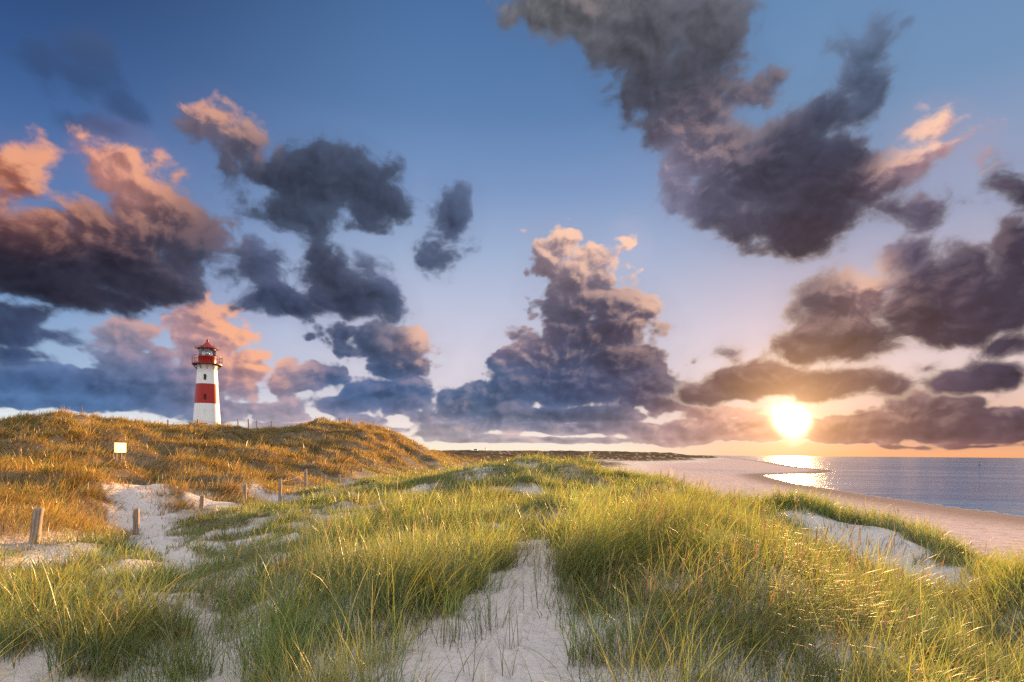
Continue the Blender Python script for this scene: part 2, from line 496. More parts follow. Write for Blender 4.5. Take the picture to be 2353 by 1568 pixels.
def vnoise(x, y, seed=0):
    ix, iy = np.floor(x), np.floor(y)
    fx, fy = x - ix, y - iy
    out = 0
    gx = fx * fx * fx * (fx * (fx * 6 - 15) + 10)
    gy = fy * fy * fy * (fy * (fy * 6 - 15) + 10)

    def gdot(ox, oy):
        a = _hash(ix + ox, iy + oy, seed) * 2 * np.pi
        return np.cos(a) * (fx - ox) + np.sin(a) * (fy - oy)
    a, b_, c, d = gdot(0, 0), gdot(1, 0), gdot(0, 1), gdot(1, 1)
    return ((a * (1 - gx) + b_ * gx) * (1 - gy) + (c * (1 - gx) + d * gx) * gy) * 1.5


def fbm(x, y, seed=0, octv=4, gain=0.5):
    s, a, f = 0, 1.0, 1.0
    for o in range(octv):
        s = s + a * vnoise(x * f + 17.3 * o, y * f - 9.1 * o, seed + o)
        a *= gain
        f *= 2.03
    return s


def sstep(x, a, b):
    t = np.clip((x - a) / (b - a), 0, 1)
    return t * t * (3 - 2 * t)


def mat(name):
    m = bpy.data.materials.new(name)
    m.use_nodes = True
    m.node_tree.nodes.clear()
    b = NB(m.node_tree)
    out = m.node_tree.nodes.new('ShaderNodeOutputMaterial')
    return m, b, out


def principled(b, out, base, rough=0.6, spec=0.4, metal=0.0, normal=None, **kw):
    n = b.t.nodes.new('ShaderNodeBsdfPrincipled')
    if isinstance(base, tuple) and len(base) == 3:
        base = base + (1.0,)
    b.put(n.inputs['Base Color'], base)
    b.put(n.inputs['Roughness'], rough)
    b.put(n.inputs['Specular IOR Level'], spec)
    b.put(n.inputs['Metallic'], metal)
    if normal is not None:
        b.put(n.inputs['Normal'], normal)
    for k, val in kw.items():
        b.put(n.inputs[k.replace('_', ' ')], val)
    b.t.links.new(n.outputs[0], out.inputs[0])
    return n


def bump(b, h, strength, dist):
    n = b.t.nodes.new('ShaderNodeBump')
    b.put(n.inputs['Strength'], strength)
    b.put(n.inputs['Distance'], dist)
    b.put(n.inputs['Height'], h)
    return n.outputs[0]


def objcoord(b):
    n = b.t.nodes.new('ShaderNodeTexCoord')
    return n.outputs['Object']


def attr(b, name):
    n = b.t.nodes.new('ShaderNodeAttribute')
    n.attribute_name = name
    return n.outputs


def tag(o, label=None, cat=None, group=None, kind=None):
    if label:
        o['label'] = label
    if cat:
        o['category'] = cat
    if group:
        o['group'] = group
    if kind:
        o['kind'] = kind
    return o


def mesh_np(name, verts, quads, material, parent=None, colors=None, smooth=True, extra=None):
    """one mesh object from numpy arrays (quads, or triangles with a repeated last index cut off)"""
    me = bpy.data.meshes.new(name)
    nv = len(verts)
    me.vertices.add(nv)
    me.vertices.foreach_set('co', np.ascontiguousarray(verts, dtype=np.float32).ravel())
    k = quads.shape[1]
    me.loops.add(quads.size)
    me.loops.foreach_set('vertex_index', np.ascontiguousarray(quads, dtype=np.int32).ravel())
    me.polygons.add(len(quads))
    me.polygons.foreach_set('loop_start', np.arange(0, quads.size, k, dtype=np.int32))
    me.polygons.foreach_set('use_smooth', np.full(len(quads), smooth, dtype=bool))
    if colors is not None:
        a = me.attributes.new('tint', 'FLOAT_COLOR', 'POINT')
        c4 = np.ones((nv, 4), dtype=np.float32)
        c4[:, :3] = colors
        a.data.foreach_set('color', c4.ravel())
    for nm, arr in (extra or {}).items():
        a = me.attributes.new(nm, 'FLOAT', 'POINT')
        a.data.foreach_set('value', np.ascontiguousarray(arr, dtype=np.float32))
    me.update(calc_edges=True)
    me.materials.append(material)
    o = bpy.data.objects.new(name, me)
    COL.objects.link(o)
    o.parent = parent
    return o


# =================================================================== the lie of the land
# ground heights: (bearing given as measured photo column, distance ahead in metres, height)
CTRL = [
 (-900, 2, 6.2), (1176, 1.2, 6.42), (3300, 2, 6.2), (-900, 5, 6.0), (3300, 5, 5.9), (-900, 12, 6.0), (3300, 12, 4.6),
 (0, 4.5, 6.05), (500, 4.5, 6.12), (800, 4.3, 6.36), (1130, 3.9, 6.40), (1400, 4.5, 6.46), (1800, 4.5, 6.42), (2353, 5.0, 5.72),
 (0, 7, 5.95), (300, 7, 6.05), (460, 7, 5.92), (700, 7, 6.32), (1000, 7, 6.52), (1200, 6.8, 6.46), (1400, 7, 6.62), (1800, 7, 6.66),
 (1960, 7, 6.2), (2100, 7, 5.85), (2353, 7, 5.45),
 (0, 10, 5.85), (240, 10, 5.85), (420, 10, 5.8), (700, 10, 6.25), (1000, 10, 6.46), (1235, 9.6, 6.46), (1500, 10, 6.68), (1740, 10, 6.48), (1850, 11, 5.95),
 (2000, 10, 5.48), (2200, 11, 5.35), (2380, 8.3, 5.95), (2500, 9, 5.9),
 (82, 13, 5.86), (300, 14, 5.62), (420, 14, 5.62), (560, 14, 5.85), (800, 14, 6.18), (1100, 14, 6.36), (1250, 13, 6.25), (1500, 13, 6.58), (1740, 14, 6.3),
 (1950, 15, 5.6), (2100, 15, 5.45), (2250, 13.5, 5.3), (2400, 14, 4.6),
 (100, 20, 6.3), (315, 19, 5.22), (480, 20, 5.5), (640, 20, 5.85), (900, 20, 6.15), (1200, 20, 6.2), (1400, 20, 6.3), (1600, 20, 6.15), (1760, 20, 6.05),
 (1860, 20, 6.15), (2050, 19, 5.65), (2160, 17.5, 5.1), (2250, 21, 3.4), (2400, 20, 3.0), (1950, 24, 4.6), (1850, 26, 5.2),
 (0, 30, 7.3), (200, 28, 6.8), (330, 24, 5.9), (480, 25, 5.72), (600, 26, 5.5), (800, 27, 5.85), (965, 28, 6.05), (1100, 28, 6.45), (1250, 25, 6.1),
 (1400, 28, 6.1), (1560, 25, 6.15), (1650, 26, 5.7), (1720, 30, 3.9), (1900, 33, 2.4), (2200, 32, 2.1), (2353, 32, 1.9),
 (270, 35, 6.95), (480, 33, 6.3), (644, 30, 5.72), (703, 36, 5.75), (900, 36, 5.75), (1100, 38, 6.85), (1250, 41, 7.35), (1400, 39, 6.75), (1535, 35, 6.35),
 (1620, 36, 4.9), (1700, 42, 2.6),
 (0, 45, 9.5), (200, 40, 8.6), (480, 42, 7.6), (700, 42, 6.1), (800, 42, 5.8), (900, 48, 5.75), (1100, 50, 5.9), (1250, 58, 5.3), (1450, 56, 4.2),
 (0, 55, 10.2), (200, 51, 10.75), (330, 55, 9.75), (480, 52, 9.0), (480, 62, 9.95), (640, 52, 8.1), (640, 66, 9.95), (800, 52, 7.1), (800, 66, 10.2), (800, 80, 11.8),
 (900, 60, 6.9), (900, 82, 10.7), (955, 84, 9.2), (1000, 90, 7.3), (970, 65, 6.2), (1050, 80, 5.8),
 (0, 80, 10.0), (250, 85, 11.0), (480, 85, 10.8), (640, 86, 11.0), (720, 95, 11.8), (480, 120, 9.0), (200, 120, 9), (800, 110, 10.5), (930, 120, 8.8), (1000, 130, 7.9),
 (1100, 110, 5.4), (1250, 120, 4.9), (1400, 100, 4.0), (1500, 90, 2.6), (1640, 90, 1.9),
 (-900, 40, 8.5), (-900, 120, 9), (-900, 400, 8),
 (400, 300, 8), (1000, 250, 8.0), (1100, 250, 5.0), (1300, 250, 4.6), (1420, 220, 4.2), (1520, 220, 2.8), (1640, 220, 1.4), (1720, 220, .9), (1760, 220, .6),
 (0, 1000, 9), (600, 1000, 9), (1000, 600, 6.5), (1100, 600, 5.4), (1300, 600, 5.0), (1450, 560, 4.6), (1560, 500, 4.2), (1630, 450, 3.2), (1680, 500, 1.2), (1720, 560, .6),
 (1000, 1300, 12.5), (1150, 1300, 13), (1300, 1300, 13.5), (1400, 1250, 13), (1500, 1150, 10.5), (1600, 1000, 8.0), (1650, 1000, 3.0), (1700, 900, .7),
 (1000, 3000, 8), (1300, 3000, 7), (1550, 3000, 3), (1650, 2500, 1.0), (1720, 1800, -.5), (1900, 1500, -2), (2353, 1500, -4), (1700, 4000, -3), (2353, 5000, -8), (3300, 3000, -8), (1500, 8000, 0), (600, 8000, 5),
 (2353, 50, 1.2), (2200, 56, 1.2), (2050, 66, 1.2), (1900, 86, 1.1), (1780, 110, 1.1), (1700, 150, 1.1), (2353, 80, .6), (2050, 110, .6), (1850, 180, .6), (1800, 320, .5), (2100, 400, .3), (2353, 300, .2),
 (3300, 30, 1.2), (3300, 70, -1), (3300, 300, -4),
]
_c = np.array(CTRL, dtype=float)


def _uv(x, y):
    r = np.hypot(x, y)
    return np.stack([np.arctan2(x, y) * 2.6, np.log(np.maximum(r, 0.3))], -1)


_cx = (_c[:, 0] - CX) / F * _c[:, 1]
_pts = _uv(_cx, _c[:, 1])
_back = [(a, r, z) for a in (-150, -110, 110, 150, 180) for r, z in ((2, 6.2), (12, 6.0), (80, 6.0), (900, 5.0))]
_pts = np.vstack([_pts, [(math.radians(a) * 2.6, math.log(r)) for a, r, z in _back]])
_val = np.concatenate([_c[:, 2], [z for a, r, z in _back]])


def _phi(a, b_):
    d2 = ((a[:, None, :] - b_[None, :, :]) ** 2).sum(-1)
    return np.sqrt(d2 + 0.012)


_A = _phi(_pts, _pts)
_n = len(_pts)
_M = np.zeros((_n + 3, _n + 3))
_M[:_n, :_n] = -_A + np.eye(_n) * 0.004
_M[:_n, _n] = 1
_M[:_n, _n + 1:] = _pts
_M[_n, :_n] = 1
_M[_n + 1:, :_n] = _pts.T
_sol = np.linalg.solve(_M, np.concatenate([_val, [0, 0, 0]]))


def smooth_h(x, y):
    out = np.empty(len(x))
    for i in range(0, len(x), 40000):
        uv = _uv(x[i:i + 40000], y[i:i + 40000])
        out[i:i + 40000] = -_phi(uv, _pts) @ _sol[:_n] + _sol[_n] + uv @ _sol[_n + 1:]
    return out


def colX(x, y):
    """column of the photograph a ground point is seen in"""
    return CX + F * x / np.maximum(y, 0.3)


FENCE = [(-60, 9), (82, 13), (315, 19), (464, 23.5), (563, 26), (644, 27.5), (703, 36), (780, 42), (900, 55), (975, 66), (1010, 90), (1080, 140)]
_fl = np.log([d for X, d in FENCE])
_fX = np.array([X for X, d in FENCE], dtype=float)


def hillness(x, y):
    X = colX(x, y)
    xf = np.interp(np.log(np.maximum(y, 1.0)), _fl, _fX)
    return sstep(xf + 25 - X + 60 * fbm(x / 2.2, y / 2.2, 201, 3), -90, 90) * sstep(y, 10.5, 14)


# the shore, walked from right to left round the lagoon, the sand spit and away up the coast: (column, distance)
SHORE = [(3400, 52), (2600, 67), (2353, 77), (2126, 97), (1976, 120), (1876, 148), (1826, 164), (1780, 196), (1752, 224), (1762, 240), (1826, 246), (1880, 262),
         (1922, 302), (1905, 332), (1861, 372), (1812, 470), (1776, 650), (1722, 1000), (1672, 1800), (1645, 3200), (1560, 8500)]
_so = np.array([((X - CX) / F, math.log(d)) for X, d in SHORE])
for _ in range(2):                                   # round the corners
    _so = np.vstack([_so[:1]] + [np.array([a * .75 + b_ * .25, a * .25 + b_ * .75]) for a, b_ in zip(_so[:-1], _so[1:])] + [_so[-1:]])
_sh = np.vstack([_so, np.array([(-1.2, math.log(8500)), (-1.2, math.log(20)), (1.70, math.log(20))])])


def shore_dist(x, y):
    """metres to the water line, positive on land"""
    p = np.stack([x / np.maximum(y, 1.0), np.log(np.maximum(y, 1.0))], -1)
    inside = np.zeros(len(x), dtype=bool)
    best = np.full(len(x), 1e9)
    n = len(_sh)
    for k in range(n):
        a, b_ = _sh[k], _sh[(k + 1) % n]
        if k < len(_so) - 1:
            ab = b_ - a
            t = np.clip(((p - a) @ ab) / (ab @ ab), 0, 1)
            best = np.minimum(best, np.hypot(*(p - a - t[:, None] * ab).T))
        c = (a[1] > p[:, 1]) != (b_[1] > p[:, 1])
        xi = (b_[0] - a[0]) * (p[:, 1] - a[1]) / (b_[1] - a[1] + 1e-12) + a[0]
        inside ^= c & (p[:, 0] < xi)
    return np.where(inside, best, -best) * np.maximum(y, 1.0)


def base_h(x, y):
    z = smooth_h(x, y)
    m = (y > 30) & (x > .28 * y)
    if m.any():
        sd = shore_dist(x[m], y[m])
        lim = np.where(sd > 0, 1.25 * (1 - np.exp(-sd / 40.0)) + 0.055 * sd * sstep(sd, 14, 60), -0.9 * (1 - np.exp(sd / 16.0)))
        zm = z[m]
        coast = sstep(y[m], 30, 44)
        out = np.where(sd > 0, np.minimum(zm, lim), lim)
        out = np.where((sd > 0) & (sd < 60), np.maximum(out, np.minimum(lim, 1.0)), out)
        z[m] = zm * (1 - coast) + out * coast
    return z


def ground(x, y):
    z = base_h(x, y)
    r = np.hypot(x, y)
    hill = hillness(x, y)
    fx_ = np.interp(np.log(np.maximum(y, 1.0)), _fl, _fX)
    calm = 1 - 0.8 * np.exp(-((colX(x, y) - fx_ - 10) / 75.0) ** 2) * sstep(y, 11, 14) * (1 - sstep(y, 45, 70))
    dry = calm * sstep(z, 2.6, 4.6)
    z = z + dry * 0.10 * sstep(r, 3.0, 7.0) * fbm(x / 1.3, y / 1.3, 5, 3)
    z = z + dry * (1 - hill) * 0.20 * sstep(r, 6.0, 14.0) * (1 - sstep(r, 60, 120)) * fbm(x / 2.6, y / 3.2, 15, 2)
    z = z + dry * (0.22 + 0.36 * hill + 0.14 * sstep(r, 20, 32)) * sstep(r, 7, 22) * (1 - sstep(r, 300, 700)) * fbm(x / 5.5, y / 5.5, 21, 3)
    z = z + dry * 0.42 * hill * sstep(r, 26, 45) * fbm(x / 2.4, y / 2.4, 33, 2)
    z = z + dry * sstep(r, 250, 600) * (2.2 * fbm(x / 60, y / 60, 40, 3) + 1.4 * np.abs(fbm(x / 33, y / 33, 44, 2)))
    z = z + (1 - dry) * sstep(z, 0.3, 1.0) * 0.06 * fbm(x / 2.2, y / 2.2, 51, 3)
    z = z + 0.016 * (1 - sstep(r, 9, 16)) * fbm(x / 0.33, y / 0.33, 61, 2)
    return z


# bare sand: (column, distance, half width in columns, half length in ln(distance))
SAND = [
 (1100, 3.0, 270, .16), (1145, 3.9, 250, .14), (1152, 4.8, 196, .12), (1180, 5.7, 128, .12), (1202, 6.7, 80, .12), (1220, 7.8, 50, .12), (1235, 9.2, 30, .12), (1246, 10.8, 16, .08),
 (1420, 3.9, 70, .06),
 (515, 4.4, 46, .13), (505, 5.3, 44, .12), (465, 6.4, 34, .12), (440, 7.4, 16, .10), (430, 9.2, 14, .12), (410, 10.8, 26, .10), (398, 12.2, 40, .10), (380, 14.4, 56, .10),
 (345, 17, 78, .11), (325, 20, 84, .11), (320, 23.2, 80, .10), (330, 26.5, 60, .06),
 (230, 9.6, 40, .05), (120, 11.8, 66, .045), (250, 12.4, 40, .04), (60, 10.6, 24, .04), (470, 24.8, 44, .07), (530, 24.5, 40, .06), (625, 28.8, 34, .06), (575, 29.5, 24, .04),
 (965, 28, 44, .07), (1095, 33.5, 24, .05), (1188, 37.5, 9, .06), (1215, 37, 14, .04), (1250, 23.5, 40, .06), (1225, 26, 30, .05),
 (1560, 26.0, 46, .08), (1470, 25.5, 34, .05), (1420, 27, 24, .03),
 (1850, 17.6, 60, .07), (1910, 16.2, 76, .08), (1985, 14.9, 90, .09), (2060, 13.7, 100, .09), (2130, 12.6, 100, .09), (2210, 11.4, 110, .08), (2330, 10.4, 90, .07), (1800, 19.2, 40, .05),
 (1915, 17.6, 70, .045), (2010, 16.4, 80, .05), (2085, 15.3, 70, .05), (1985, 17.0, 50, .05),
 (1760, 22.5, 20, .04), (1700, 24.0, 36, .03),
 (1960, 4.7, 90, .05), (1500, 3.6, 80, .07),
]
_s = np.array(SAND)


def vegetation(x, y, z=None):
    X = colX(x, y)
    ly = np.log(np.maximum(y, 0.3))
    X = X + 26 * fbm(x / 0.55, y / 0.55, 71, 3)
    ly = ly + 0.05 * fbm(x / 0.8, y / 0.8, 77, 3)
    bare = np.zeros(len(x))
    for sx, sd, rx, rl in SAND:
        q = np.hypot((X - sx) / rx, (ly - math.log(sd)) / rl)
        bare = np.maximum(bare, 1 - sstep(q, 0.9, 1.16))
    if z is None:
        z = ground(x, y)
    beach = (1 - sstep(z, 3.7, 4.5)) * sstep(colX(x, y), 1320, 1400)
    fx_ = np.interp(np.log(np.maximum(y, 1.0)), _fl, _fX)
    fence = np.exp(-((colX(x, y) - fx_ - 5) / 42.0) ** 2) * sstep(y, 11, 13) * (1 - sstep(y, 44, 60))
    patchy = (1 - .5 * fence) * np.maximum(sstep(fbm(x / 1.7, y / 1.7, 91, 3), -0.66, -0.40), hillness(x, y))
    return (1 - bare) * (1 - beach) * patchy


# ------------------------------------------------------------------ ground sheet
ang = np.concatenate([np.radians(np.arange(-180, -58, 3.0)), np.radians(np.arange(-58, 58.01, 0.2)), np.radians(np.arange(61, 180, 3.0))])
rad = np.concatenate([[0.25], np.geomspace(0.7, 9000, 400)])
na, nr = len(ang), len(rad)
AA, RR = np.meshgrid(ang, rad)
gx, gy = (RR * np.sin(AA)).ravel(), (RR * np.cos(AA)).ravel()
gz = ground(gx, gy)
# footprints trodden along the sandy path
for k in range(26):
    d = 3.4 + 0.27 * k
    Xc = np.interp(d, [3, 3.9, 4.8, 5.7, 6.7, 7.8, 9.2, 10.8], [1060, 1120, 1150, 1185, 1210, 1224, 1236, 1246])
    fx, fy = (Xc - CX) / F * d + (0.09 if k % 2 else -0.09) + R_.uniform(-.05, .05), d
    q = np.hypot((gx - fx) / 0.075, (gy - fy) / 0.15)
    gz = gz - 0.075 * np.exp(-q * q) + 0.03 * np.exp(-((q - 1.6) / 0.5) ** 2)
ii = np.arange(nr - 1)[:, None] * na + np.arange(na)[None, :]
jj = np.arange(nr - 1)[:, None] * na + (np.arange(na)[None, :] + 1) % na
quads = np.stack([ii, jj, jj + na, ii + na], -1).reshape(-1, 4)
gveg = vegetation(gx, gy, gz)
gr_ = np.hypot(gx, gy)
gveg = gveg * np.maximum(np.maximum(sstep(fbm(gx / .75, gy / .75, 181, 2), -.05, .30), sstep(gr_, 13, 24)), hillness(gx, gy))
ghill = hillness(gx, gy)
far = sstep(np.hypot(gx, gy), 90, 150) * sstep(gz, 3.4, 4.6)
wet = (1 - sstep(gz, 0.12, 0.42)) * sstep(colX(gx, gy), 1500, 1600)

gm, b, out = mat('dune_sand')
oc = objcoord(b)
veg, hl, fr, wt_ = attr(b, 'veg')[2], attr(b, 'hill')[2], attr(b, 'far')[2], attr(b, 'wet')[2]
n1 = b.noise(oc, 0.35, 4, 0.6, '3D')[0]
n2 = b.noise(oc, 7.0, 4, 0.6, '3D')[0]
n3 = b.noise(oc, 160.0, 2, 0.5, '3D')[0]
sandc = b.mix(n1, (0.60, 0.52, 0.45), (0.73, 0.65, 0.58))
sandc = b.mix(b.smooth(n2, 0.45, 0.75, 0.0, 0.35), sandc, (0.52, 0.43, 0.35))
sandc = b.mix(b.smooth(n3, 0.35, 0.7, 0.0, 0.25), sandc, (0.45, 0.37, 0.30))
bch = attr(b, 'beach')[2]
sandc = b.mix(bch, sandc, b.mix(n1, (0.53, 0.41, 0.36), (0.64, 0.51, 0.455)))
mot = b.noise(oc, 0.7, 5, 0.7, '3D')[0]
sandc = b.mix(b.m('MULTIPLY', bch, b.smooth(mot, 0.45, 0.65, 0.0, 0.45)), sandc, (0.20, 0.155, 0.15))
sandc = b.mix(wt_, sandc, (0.29, 0.215, 0.175))
litter = b.mix(n2, (0.20, 0.155, 0.085), (0.33, 0.26, 0.15))
litter = b.mix(hl, litter, b.mix(n2, (0.13, 0.078, 0.03), (0.22, 0.135, 0.052)))
farc = b.mix(b.smooth(b.noise(oc, 0.03, 5, 0.6, '3D')[0], 0.35, 0.65), (0.085, 0.062, 0.035), (0.16, 0.105, 0.055))
farc = b.mix(b.smooth(b.noise(oc, 0.11, 4, 0.6, '3D')[0], 0.70, 0.78), farc, (0.36, 0.29, 0.24))
gc = b.mix(b.m('MULTIPLY', veg, 0.85), sandc, litter)
gc = b.mix(b.m('MULTIPLY', fr, veg), gc, farc)
# wind ripples and scuffs
rip = b.t.nodes.new('ShaderNodeTexWave')
b.put(rip.inputs['Vector'], oc)
rip.inputs['Scale'].default_value = 2.6
rip.inputs['Distortion'].default_value = 9.0
rip.inputs['Detail'].default_value = 3.0
rip.inputs['Detail Scale'].default_value = 0.6
hgt = b.m('MULTIPLY_ADD', rip.outputs[1], 0.10, b.m('MULTIPLY_ADD', n2, 0.8, b.m('MULTIPLY', b.noise(oc, 1.1, 5, 0.62, '3D')[0], 2.2)))
principled(b, out, gc, 0.95, 0.0, normal=bump(b, hgt, b.m('MULTIPLY_ADD', bch, -0.3, 0.95), 0.08))
terrain = mesh_np('dune_ground', np.stack([gx, gy, gz], -1), quads[:, ::-1], gm, extra={'veg': gveg, 'hill': ghill, 'far': far, 'wet': wet, 'beach': (1 - sstep(gz, 2.6, 3.8)) * sstep(gy, 22, 30)})
tag(terrain, 'pale sand of the dunes and the beach reaching to far dunes', 'ground', kind='structure')

# ------------------------------------------------------------------ the sea
wm, b, out = mat('sea_water')
oc = objcoord(b)
sx_, sy_, sz_ = b.sep(oc)
wv1 = b.noise(b.xyz(b.m('MULTIPLY', sx_, 0.55), sy_, 0.0), 0.9, 4, 0.6, '3D')[0]
wv2 = b.noise(b.xyz(b.m('MULTIPLY', sx_, 0.45), sy_, 3.0), 0.13, 3, 0.55, '3D')[0]
wv3 = b.noise(b.xyz(b.m('MULTIPLY', sx_, 0.3), sy_, 7.0), 0.017, 3, 0.5, '3D')[0]
wh = b.m('MULTIPLY_ADD', wv2, 2.2, b.m('MULTIPLY', wv1, 0.55))
wcol = b.mix(b.smooth(wv3, 0.35, 0.65), (0.045, 0.15, 0.30), (0.12, 0.29, 0.46))
principled(b, out, wcol, 0.10, 0.11, normal=bump(b, wh, 1.0, 0.7), IOR=1.33)
rw = np.concatenate([[20.0], np.geomspace(40, 42000, 60)])
aw = np.radians(np.linspace(-30, 100, 160))
AW, RW = np.meshgrid(aw, rw)
wx, wy = (RW * np.sin(AW)).ravel(), (RW * np.cos(AW)).ravel()
k = len(aw)
ii = np.arange(len(rw) - 1)[:, None] * k + np.arange(k - 1)[None, :]
wq = np.stack([ii, ii + k, ii + k + 1, ii + 1], -1).reshape(-1, 4)
sea = mesh_np('sea', np.stack([wx, wy, np.zeros_like(wx)], -1), wq, wm)
tag(sea, 'calm blue sea with a gold sun path beyond the beach', 'sea', kind='structure')

# ------------------------------------------------------------------ thin lip of foam where the sea meets the sand
fm, b, out = mat('sea_foam')
oc = objcoord(b)
principled(b, out, b.mix(b.noise(oc, 3.0, 4, 0.6, '3D')[0], (0.55, 0.53, 0.51), (0.80, 0.77, 0.74)), 0.9, 0.0)
fa = np.radians(np.linspace(24.5, 45, 900))
line = []
for a in fa:
    rr = np.geomspace(60, 330, 700)
    zz = base_h(rr * math.sin(a), rr * math.cos(a))
    s = np.where((zz[:-1] > 0.0) & (zz[1:] <= 0.0))[0]
    line.append(rr[s[0]] if len(s) else np.nan)
line = np.array(line)
fv, fq = [], []
for i, (a, r0) in enumerate(zip(fa, line)):
    wob = 0.9 * math.sin(i * 0.13) + 0.6 * math.sin(i * 0.047 + 1) + 0.4 * math.sin(i * 0.41)
    wid = 0.0026 * r0 * (0.8 + 0.6 * math.sin(i * 0.21) * math.sin(i * 0.037)) if r0 == r0 else 0
    for dr in (-wid, wid):
        q = (r0 if r0 == r0 else 100) + wob + dr
        fv.append((q * math.sin(a), q * math.cos(a), 0))
    if i and r0 == r0 and line[i - 1] == line[i - 1] and abs(line[i - 1] - r0) < 6 and wid > 0.05:
        fq.append((2 * i - 2, 2 * i - 1, 2 * i + 1, 2 * i))
fv = np.array(fv)
fz = np.maximum(ground(fv[:, 0], fv[:, 1]), 0.0) + 0.03
fv[:, 2] = fz
foam = mesh_np('sea_foam', fv, np.array(fq), fm)
tag(foam, 'thin white line of foam along the water edge', 'foam', kind='stuff')

# =================================================================== grass
grass_m, b, out = mat('grass_blade')
tint = attr(b, 'tint')[0]
dif = b.t.nodes.new('ShaderNodeBsdfDiffuse')
b.put(dif.inputs[0], tint)
trn = b.t.nodes.new('ShaderNodeBsdfTranslucent')
b.put(trn.inputs[0], b.mix(1.0, tint, (1.0, 0.92, 0.62), 'MULTIPLY'))
gls = b.t.nodes.new('ShaderNodeBsdfGlossy')
gls.inputs['Color'].default_value = (1, 1, 1, 1)
gls.inputs['Roughness'].default_value = 0.38


def _mix(f, a, c):
    n = b.t.nodes.new('ShaderNodeMixShader')
    n.inputs[0].default_value = f
    b.t.links.new(a, n.inputs[1])
    b.t.links.new(c, n.inputs[2])
    return n.outputs[0]


b.t.links.new(_mix(0.045, _mix(0.55, dif.outputs[0], trn.outputs[0]), gls.outputs[0]), out.inputs[0])


class Blades:
    def __init__(self):
        self.V, self.Q, self.C, self.n = [], [], [], 0

    def add(self, root, L, width, az, th0, th1, c0, c1, seg, twist):
        """curved tapering blades: leaning towards az, from angle th0 off vertical at the root to th0+th1 at the tip"""
        N = len(root)
        if not N:
            return
        t = np.linspace(0, 1, seg + 1)
        p = root.copy()
        hx, hy = np.sin(az), np.cos(az)
        sx, sy = np.cos(az + twist), -np.sin(az + twist)
        verts = np.empty((N, seg + 1, 2, 3), dtype=np.float32)
        cols = np.empty((N, seg + 1, 2, 3), dtype=np.float32)
        for k in range(seg + 1):
            w = width * (1 - 0.93 * t[k] ** 1.6) * (0.75 + 0.25 * min(1, t[k] * 4)) * 0.5
            s = np.stack([sx * w, sy * w, np.zeros(N)], -1)
            verts[:, k, 0] = p - s
            verts[:, k, 1] = p + s
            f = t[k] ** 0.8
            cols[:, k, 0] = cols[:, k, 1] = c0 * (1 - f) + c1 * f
            if k < seg:
                th = th0 + th1 * ((t[k] + t[k + 1]) / 2) ** 1.5
                st = L / seg
                p = p + np.stack([hx * np.sin(th) * st, hy * np.sin(th) * st, np.cos(th) * st], -1)
        idx = (self.n + np.arange(N)[:, None] * (2 * (seg + 1)) + 2 * np.arange(seg)[None, :])[..., None] + np.array([0, 1, 3, 2])
        self.V.append(verts.reshape(-1, 3))
        self.C.append(cols.reshape(-1, 3))
        self.Q.append(idx.reshape(-1, 4))
        self.n += N * 2 * (seg + 1)

    def spikes(self, root, L, rad_, az, th, col):
        """flower heads: a spindle at the top of a thin straight stem"""
        N = len(root)
        if not N:
            return
        d = np.stack([np.sin(az) * np.sin(th), np.cos(az) * np.sin(th), np.cos(th)], -1)
        u = np.stack([np.cos(az), -np.sin(az), np.zeros(N)], -1)
        v = np.cross(d, u)
        ts = [0, .76, .80, .88, .95, 1.0]
        rs = [.16, .14, .7, 1.0, .7, .06]
        verts = np.empty((N, 6, 4, 3), dtype=np.float32)
        for i, (t, r) in enumerate(zip(ts, rs)):
            ce = root + d * (L * t)[:, None]
            for j in range(4):
                a = j * math.pi / 2
                verts[:, i, j] = ce + (u * math.cos(a) + v * math.sin(a)) * (rad_ * r)[:, None]
        q = []
        for i in range(5):
            for j in range(4):
                q.append((i * 4 + j, i * 4 + (j + 1) % 4, i * 4 + 4 + (j + 1) % 4, i * 4 + 4 + j))
        idx = (self.n + np.arange(N) * 24)[:, None, None] + np.array(q)[None]
        self.V.append(verts.reshape(-1, 3))
        self.C.append(np.repeat(col, 24, 0))
        self.Q.append(idx.reshape(-1, 4))
        self.n += N * 24

    def build(self, name):
        return mesh_np(name, np.concatenate(self.V), np.concatenate(self.Q), grass_m, colors=np.concatenate(self.C), smooth=True)


dune_g, hill_g = Blades(), Blades()
WIND = math.radians(70)
GREEN = np.array([(0.20, 0.36, 0.045), (0.12, 0.29, 0.09), (0.29, 0.38, 0.05), (0.36, 0.35, 0.055)])
STRAW = np.array([(0.52, 0.36, 0.11), (0.42, 0.27, 0.085), (0.58, 0.44, 0.19)])
HILL = np.array([(0.45, 0.26, 0.05), (0.34, 0.205, 0.045), (0.25, 0.235, 0.045), (0.56, 0.38, 0.09), (0.17, 0.185, 0.042), (0.40, 0.32, 0.06)])

BANDS = [  # r0, r1, tufts per m2, blades per tuft, width, segments, spread
 (2.0, 4.6, 15, 64, .0046, 7, .16), (4.6, 7.5, 13, 60, .0066, 6, .17), (7.5, 12, 9, 54, .0092, 5, .20), (12, 19, 5.8, 46, .014, 4, .24), (19, 30, 3.6, 42, .0205, 4, .28),
 (30, 48, 2.0, 42, .030, 3, .36), (48, 78, 1.0, 38, .046, 3, .48), (78, 135, .42, 32, .075, 2, .75),
]


def pick(pal, n):
    a = pal[rng.integers(0, len(pal), n)]
    return a * rng.uniform(0.62, 1.38, (n, 1))


